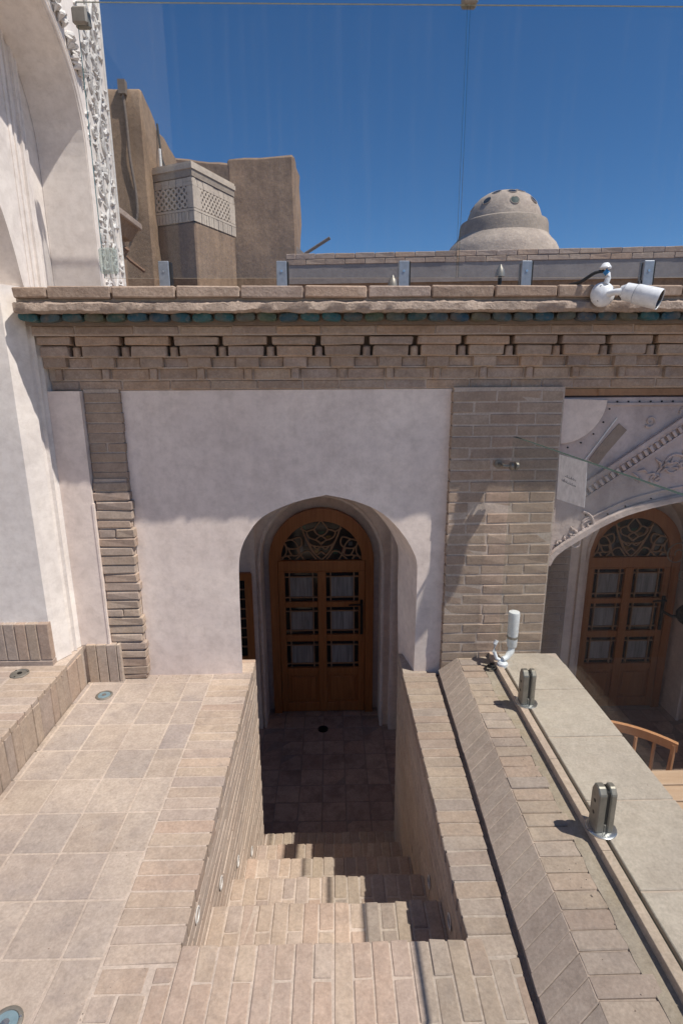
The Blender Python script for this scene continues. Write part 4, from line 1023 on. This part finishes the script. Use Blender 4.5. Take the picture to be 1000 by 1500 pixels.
# ================================================================== ROOFSCAPE BEHIND
from mathutils import noise as mn
def weather(o, amp=.02, size=.25, sc_=1.7):
    bm = bmesh.new(); bm.from_mesh(o.data)
    bmesh.ops.triangulate(bm, faces=[f for f in bm.faces if len(f.verts) > 4])
    for _ in range(5):
        long_ = [e for e in bm.edges if e.calc_length() > size]
        if not long_ or len(bm.verts) > 30000: break
        bmesh.ops.subdivide_edges(bm, edges=long_, cuts=1, use_grid_fill=True)
    bm.normal_update()
    for v in bm.verts: v.co += v.normal * amp * (mn.noise(v.co * sc_) + .5 * mn.noise(v.co * sc_ * 3.1))
    bm.to_mesh(o.data); bm.free(); o.data.polygons.foreach_set('use_smooth', [True] * len(o.data.polygons)); o.data.set_sharp_from_angle(angle=R(35)); return o
def bil(A, B, t): return (A[0] + (B[0] - A[0]) * t, A[1] + (B[1] - A[1]) * t)
bk = thing('roof_parapet', 'long low parapet across the far side of the roof with two brick courses on top', 'parapet', (2, 7.05, 2.2))
A_ = (-.52, 7.25); B_ = (6.0, 6.64)
dx, dy = B_[0] - A_[0], B_[1] - A_[1]; L = math.hypot(dx, dy); ang = math.atan2(dy, dx); ux, uy = dx / L, dy / L
def wallbox(z0, z1, off0, off1, name, mat):
    a = (A_[0] + uy * off0, A_[1] - ux * off0); c = (B_[0] + uy * off0, B_[1] - ux * off0); d = (B_[0] - uy * -off1, B_[1] + ux * -off1); e_ = (A_[0] - uy * -off1, A_[1] + ux * -off1)
    return MB().prism_z([a, c, (B_[0] - uy * off1, B_[1] + ux * off1), (A_[0] - uy * off1, A_[1] + ux * off1)], z0, z1).build(name, mat, bk)
wallbox(1.9, 2.86, .0, .25, 'lower_wall', MAT['adobe'])
wallbox(2.86, 3.075, .02, .25, 'cement_band', MAT['cement'])
cc = wallbox(3.07, 3.195, .005, .24, 'brick_courses', MAT['wmortar'])
for r, (z0, z1) in enumerate(((3.078, 3.138), (3.143, 3.203))):
    s = -.12 if r else 0
    while s < L:
        a = max(s, 0); c = min(s + .24, L)
        if c - a > .04:
            mid = (a + c) / 2; o = piece('brick', cc, (-(c - a) / 2 + .003, -.03, z0), ((c - a) / 2 - .003, .03, z1), MAT['cbrick'], bev=.005, jit=.003)
            o.location = (Vector((A_[0] + ux * mid + uy * -.005, A_[1] + uy * mid - ux * .0 , (z0 + z1) / 2)) - loc_of(cc)); o.rotation_euler = (0, 0, ang)
        s += .24

dm_ = thing('dome', 'small mud plastered dome with round glass skylights rising over the roof', 'dome', (3.5, 12, 3.0))
Cx = 3.52
MB().lathe([(1.30, 3.0), (1.24, 3.6), (1.12, 4.10), (1.04, 4.25), (.94, 4.35), (.885, 4.42)], (Cx, 12, 0), (0, 0, 1), 48).build('skirt', MAT['adobe_p'], dm_, smooth=True)
MB().lathe([(.89, 4.40), (.872, 4.50), (.862, 4.62), (.84, 4.68), (.76, 4.715)], (Cx, 12, 0), (0, 0, 1), 48).build('drum', MAT['adobe_d'], dm_, smooth=True)
prf = [(.735, 4.68), (.725, 4.76), (.675, 4.90), (.60, 5.03), (.50, 5.13), (.37, 5.205), (.21, 5.25), (.001, 5.27)]
MB().lathe(prf, (Cx, 12, 0), (0, 0, 1), 48).build('cap', MAT['adobe_p'], dm_, smooth=True)
for a, z in ((-90, 4.95), (-139, 5.00), (-46, 5.01), (-90, 5.155), (-128, 5.17), (-62, 5.185), (-180, 4.98), (-5, 4.98), (60, 5.0), (120, 5.0)):
    e = (z - 4.74) / .525
    r = next(prf[i][0] + (prf[i + 1][0] - prf[i][0]) * (z - prf[i][1]) / (prf[i + 1][1] - prf[i][1]) for i in range(len(prf) - 1) if prf[i][1] <= z <= prf[i + 1][1])
    nrm = Vector((math.cos(R(a)), math.sin(R(a)), .25 + e * e * 2.4)).normalized(); c = Vector((Cx + r * math.cos(R(a)), 12 + r * math.sin(R(a)), z))
    s = MB().lathe([(.094, -.05), (.094, .003), (.086, .006), (.080, .001)], c, nrm, 18).build('skylight_rim', MAT['adobe_d'], dm_, smooth=True)
    MB().lathe([(.080, -.02), (.078, .002), (.04, .008), (.001, .010)], c, nrm, 18).build('skylight_glass', MAT['gedge_d'] if (a, z) == (-90, 4.95) else MAT['pane_d'], s, smooth=True)
structure(MB().box(-.45, 14, 7.6, 22, -1, 3.0).box(-12, -.45, 9.9, 22, -1, 3.0).build('far_roof', MAT['adobe']))

# wind catcher style adobe masses
def adobe_block(name, mats, mb, parent): return mb.build(name, mats, parent, bevel=.03)
tw1 = thing('adobe_tower', 'tallest brown adobe tower with a dark pipe down its face, behind the carved border', 'tower', (-2.8, 8, 2.2))
weather(MB().prism_x([(8.0, 2.0), (8.0, 5.26), (8.06, 5.30), (8.25, 5.29), (8.6, 5.16), (8.62, 5.04), (8.95, 5.10), (9.9, 4.92), (10.2, 4.75), (10.2, 2.0)], -3.6, -2.345).build('mass', MAT['adobe'], tw1, bevel=.025), .035)
MB().box(-2.60, -2.51, 7.93, 8.02, 5.19, 5.345).tube(smoothline([(-2.56, 7.96, 5.32), (-2.54, 7.965, 4.9), (-2.535, 7.96, 4.5), (-2.50, 7.965, 4.1), (-2.50, 7.96, 3.85), (-2.54, 7.96, 3.70)], 4), .018, 8).build('drain_pipe', MAT['oldwood'], tw1, smooth=False)
MB().tube([(-2.335, 8.62, 5.12), (-2.25, 8.4, 4.62), (-2.20, 8.35, 4.5)], .015, 6).build('cable', MAT['rubber'], tw1)
lg = thing('brick_ledge', 'short brick capped ledge jutting from the tower beside the carved border', 'ledge', (-2.1, 6.2, 3.1))
MB().box(-2.25, -1.925, 5.0, 6.24, 3.235, 3.30).build('cap', MAT['cbrick'], lg, bevel=.01)
MB().hexa([(-2.25, 5.05, 3.10), (-2.03, 5.05, 3.12), (-2.02, 6.16, 3.12), (-2.25, 6.16, 3.10), (-2.25, 5.02, 3.234), (-1.955, 5.02, 3.234), (-1.955, 6.21, 3.234), (-2.25, 6.21, 3.234)]).build('corbel', MAT['adobe'], lg)
MB().box(-3.2, -2.08, 5.1, 6.12, 2.0, 3.11).build('support', MAT['adobe'], lg)
br = thing('rusty_bracket', 'small rusty iron bracket sticking out below the brick ledge', 'bracket', (-2.0, 6.0, 2.9))
MB().tube([(-2.07, 6.02, 2.98), (-1.99, 5.98, 2.90), (-1.86, 5.98, 2.80)], .018, 6).tube([(-2.09, 6.02, 2.95), (-2.02, 5.99, 3.02)], .03, 8).build('rod', simple('rust', (.16, .085, .05), .8), br)

# box with pierced brick screens
A0 = Vector((-1.77, 8.0)); B0 = Vector((-1.37, 8.9)); C0 = Vector((-2.45, 8.32)); D0 = B0 + C0 - A0
sb = thing('pierced_brick_turret', 'pale brick turret with pierced lattice sides between the adobe towers', 'turret', (-1.9, 8.4, 2.2))
def inset(k): 
    c = (A0 + B0 + C0 + D0) / 4; return [tuple(p + (c - p) * k) for p in (A0, B0, D0, C0)]
MB().prism_z(inset(.02), 2.0, 3.76).build('shaft', MAT['adobe'], sb, bevel=.02)
MB().prism_z(inset(.08), 3.75, 4.40).build('dark_inside', MAT['hole'], sb)  # solid core, shade behind the holes painted as a near-black colour
MB().prism_z(inset(-.04), 4.385, 4.44).prism_z(inset(-.01), 4.44, 4.47).build('cap', MAT['screenbrick'], sb)
MB().prism_z(inset(-.005), 4.30, 4.385).build('frieze', MAT['adobe_d'], sb)
def screen_face(P0, P1, ncol, name):
    ex = (P1 - P0); Lf = ex.length; ex.normalize(); nr = Vector((ex.y, -ex.x))
    c = (A0 + B0 + C0 + D0) / 4
    if nr.dot(P0 - c) < 0: nr = -nr
    def bx(m, s0, s1, z0, z1, pr=.0, th=.05):
        a = P0 + ex * s0 + nr * pr; b = P0 + ex * s1 + nr * pr; cc_ = b - nr * th; d = a - nr * th
        m.prism_z([tuple(a), tuple(b), tuple(cc_), tuple(d)], z0, z1)
    m = MB()
    # soldier courses and header courses round a pierced field
    s = 0; w = .052
    while s < Lf - .02:
        e_ = min(s + w - .007, Lf)
        bx(m, s, e_, 3.765, 3.905, random.uniform(-.004, .004)); bx(m, s, e_, 4.20 if name else 4.20, 4.295, random.uniform(-.004, .004)); s += w
    for z in (3.915, 3.965): bx(m, 0, Lf, z, z + .042)
    bx(m, 0, Lf, 4.16, 4.195)
    a_, b_ = Lf * .15, Lf * .87
    for z in [4.01 + k * .0 for k in range(1)]: pass
    rows = 3; z0 = 4.012 - 0; zr = (4.16 - 4.01)
    bx(m, 0, a_, 4.01, 4.16); bx(m, b_, Lf, 4.01, 4.16)
    m.build('brick_courses', MAT['screenbrick'], sb)
    return m, bx, a_, b_, Lf
def pierced(P0, P1, ncol):
    ex = (P1 - P0); Lf = ex.length; ex.normalize(); nr = Vector((ex.y, -ex.x)); c = (A0 + B0 + C0 + D0) / 4
    if nr.dot(P0 - c) < 0: nr = -nr
    def bx(m, s0, s1, z0, z1, pr=.0, th=.06):
        a = P0 + ex * s0 + nr * pr; b = P0 + ex * s1 + nr * pr
        m.prism_z([tuple(a), tuple(b), tuple(b - nr * th), tuple(a - nr * th)], z0, z1)
    m = MB(); w = .055; s = 0
    while s < Lf - .02:
        e_ = min(s + w - .008, Lf); bx(m, s, e_, 3.765, 3.888, random.uniform(-.004, .004)); s += w
    for z in (3.768 + .125,): bx(m, 0, Lf, z, z + .03, .002)
    bx(m, .0, Lf, 3.766, 4.30, -.012, .008) if False else None
    F0, F1 = 3.93, 4.19; a_, b_ = Lf * .17, Lf * .87
    bx(m, 0, a_, F0, F1); bx(m, b_, Lf, F0, F1)
    zz = F1
    s = 0
    while s < Lf - .02:
        e_ = min(s + .12, Lf); bx(m, s, e_ - .006, F1 + .004, F1 + .046, random.uniform(-.003, .003)); bx(m, s, e_ - .006, F1 + .05, F1 + .10, random.uniform(-.012, -.006)); s += .12
    m.build('brick_courses', MAT['screenbrick'], sb)
    # field with round holes: hexagonal openings between small vertical and horizontal ribs
    g_ = MB(); pw = (b_ - a_) / ncol; ph = (F1 - F0) / 3; r = min(pw, ph) * .22; n = 8
    for i in range(ncol):
        for j in range(3):
            cs = a_ + (i + .5) * pw; cz = F0 + (j + .5) * ph; o8 = []; i8 = []
            for k in range(n):
                a = math.pi / 8 + k * math.pi / 4; ca, sa = math.cos(a), math.sin(a); q = max(abs(ca), abs(sa))
                o8.append((cs + ca / q * pw / 2, cz + sa / q * ph / 2)); i8.append((cs + ca * r, cz + sa * r * 1.35))
            for k in range(n):
                k2 = (k + 1) % n; q4 = [o8[k], o8[k2], i8[k2], i8[k]]
                f_ = [tuple(P0 + ex * s_) + (z_,) for s_, z_ in q4]; bk_ = [tuple(P0 + ex * s_ - nr * .06) + (z_,) for s_, z_ in q4]
                g_.loft(f_, bk_)
    g_.build('pierced_field', MAT['screenbrick'], sb)
pierced(A0, B0, 9); pierced(C0, A0, 6)
MB().tube([(-2.22, 8.22, 4.47), (-2.22, 8.22, 4.68)], .018, 8).build('pipe_stub', MAT['paint_w'], sb)
tw2 = thing('adobe_tower', 'square brown adobe block with a flat top at the right of the pierced turret', 'tower', (-.95, 9.2, 2.2))
weather(MB().loft([(-1.43, 8.98, 2.0), (-.46, 8.98, 2.0), (-.43, 9.8, 2.0), (-1.43, 9.8, 2.0)], [(-1.47, 8.98, 4.83), (-.500, 8.98, 4.87), (-.46, 9.8, 4.87), (-1.47, 9.8, 4.83)]).build('mass', MAT['adobe'], tw2, bevel=.03), .035)
tw3 = thing('adobe_wall', 'brown adobe wall joining the tower and the square block behind the turret', 'wall', (-2, 10, 2.2))
weather(MB().hexa([(-2.6, 9.9, 2), (-1.2, 9.9, 2), (-1.2, 10.2, 2), (-2.6, 10.2, 2), (-2.6, 9.9, 5.16), (-1.2, 9.9, 5.02), (-1.2, 10.2, 5.02), (-2.6, 10.2, 5.16)]).build('mass', MAT['adobe'], tw3, bevel=.03), .035)
wp = tag(MB().tube([(-.36, 8.4, 3.42), (.02, 8.3, 3.62)], .022, 8).build('wooden_pole', MAT['oldwood'], origin=(-.36, 8.4, 3.42)), 'weathered wooden pole leaning out beside the square adobe block', 'pole')
wp2 = tag(MB().hexa([(-.45, 8.3, 3.30), (-.20, 8.3, 3.28), (-.20, 8.4, 3.28), (-.45, 8.4, 3.30), (-.45, 8.3, 3.52), (-.24, 8.3, 3.33), (-.24, 8.4, 3.33), (-.45, 8.4, 3.52)]).build('mud_heap', MAT['adobe_p']), 'small sloping lump of pale mud at the foot of the square adobe block', 'mud heap')


# grit and crumbs of mortar lying on the paving
gr = MB(); rg = random.Random(21)
def crumb(x, y, z, r):
    a = [(x + r * rg.uniform(.6, 1) * math.cos(k * 1.257), y + r * rg.uniform(.6, 1) * math.sin(k * 1.257), z - .001) for k in range(5)]
    gr.loft(a, [(x + (p[0] - x) * .5, y + (p[1] - y) * .5, z + r * .7) for p in a])
for k in range(260):
    q = rg.random()
    if q < .55: crumb(rg.uniform(-1.46, -.51), rg.uniform(.8, 3.01), .001, rg.uniform(.0012, .0035))
    elif q < .7: crumb(rg.uniform(-1.45, -.6), rg.uniform(2.97, 3.02), .001, rg.uniform(.002, .005))
    elif q < .9: crumb(rg.uniform(.78, .93), rg.uniform(.9, 2.95), ZT + .002, rg.uniform(.0015, .004))
    else: crumb(rg.uniform(1.01, 1.34), rg.uniform(1.0, 2.9), ZS + .001, rg.uniform(.0012, .003))
gr.build('grit', MAT['rough_mortar'])['kind'] = 'stuff'
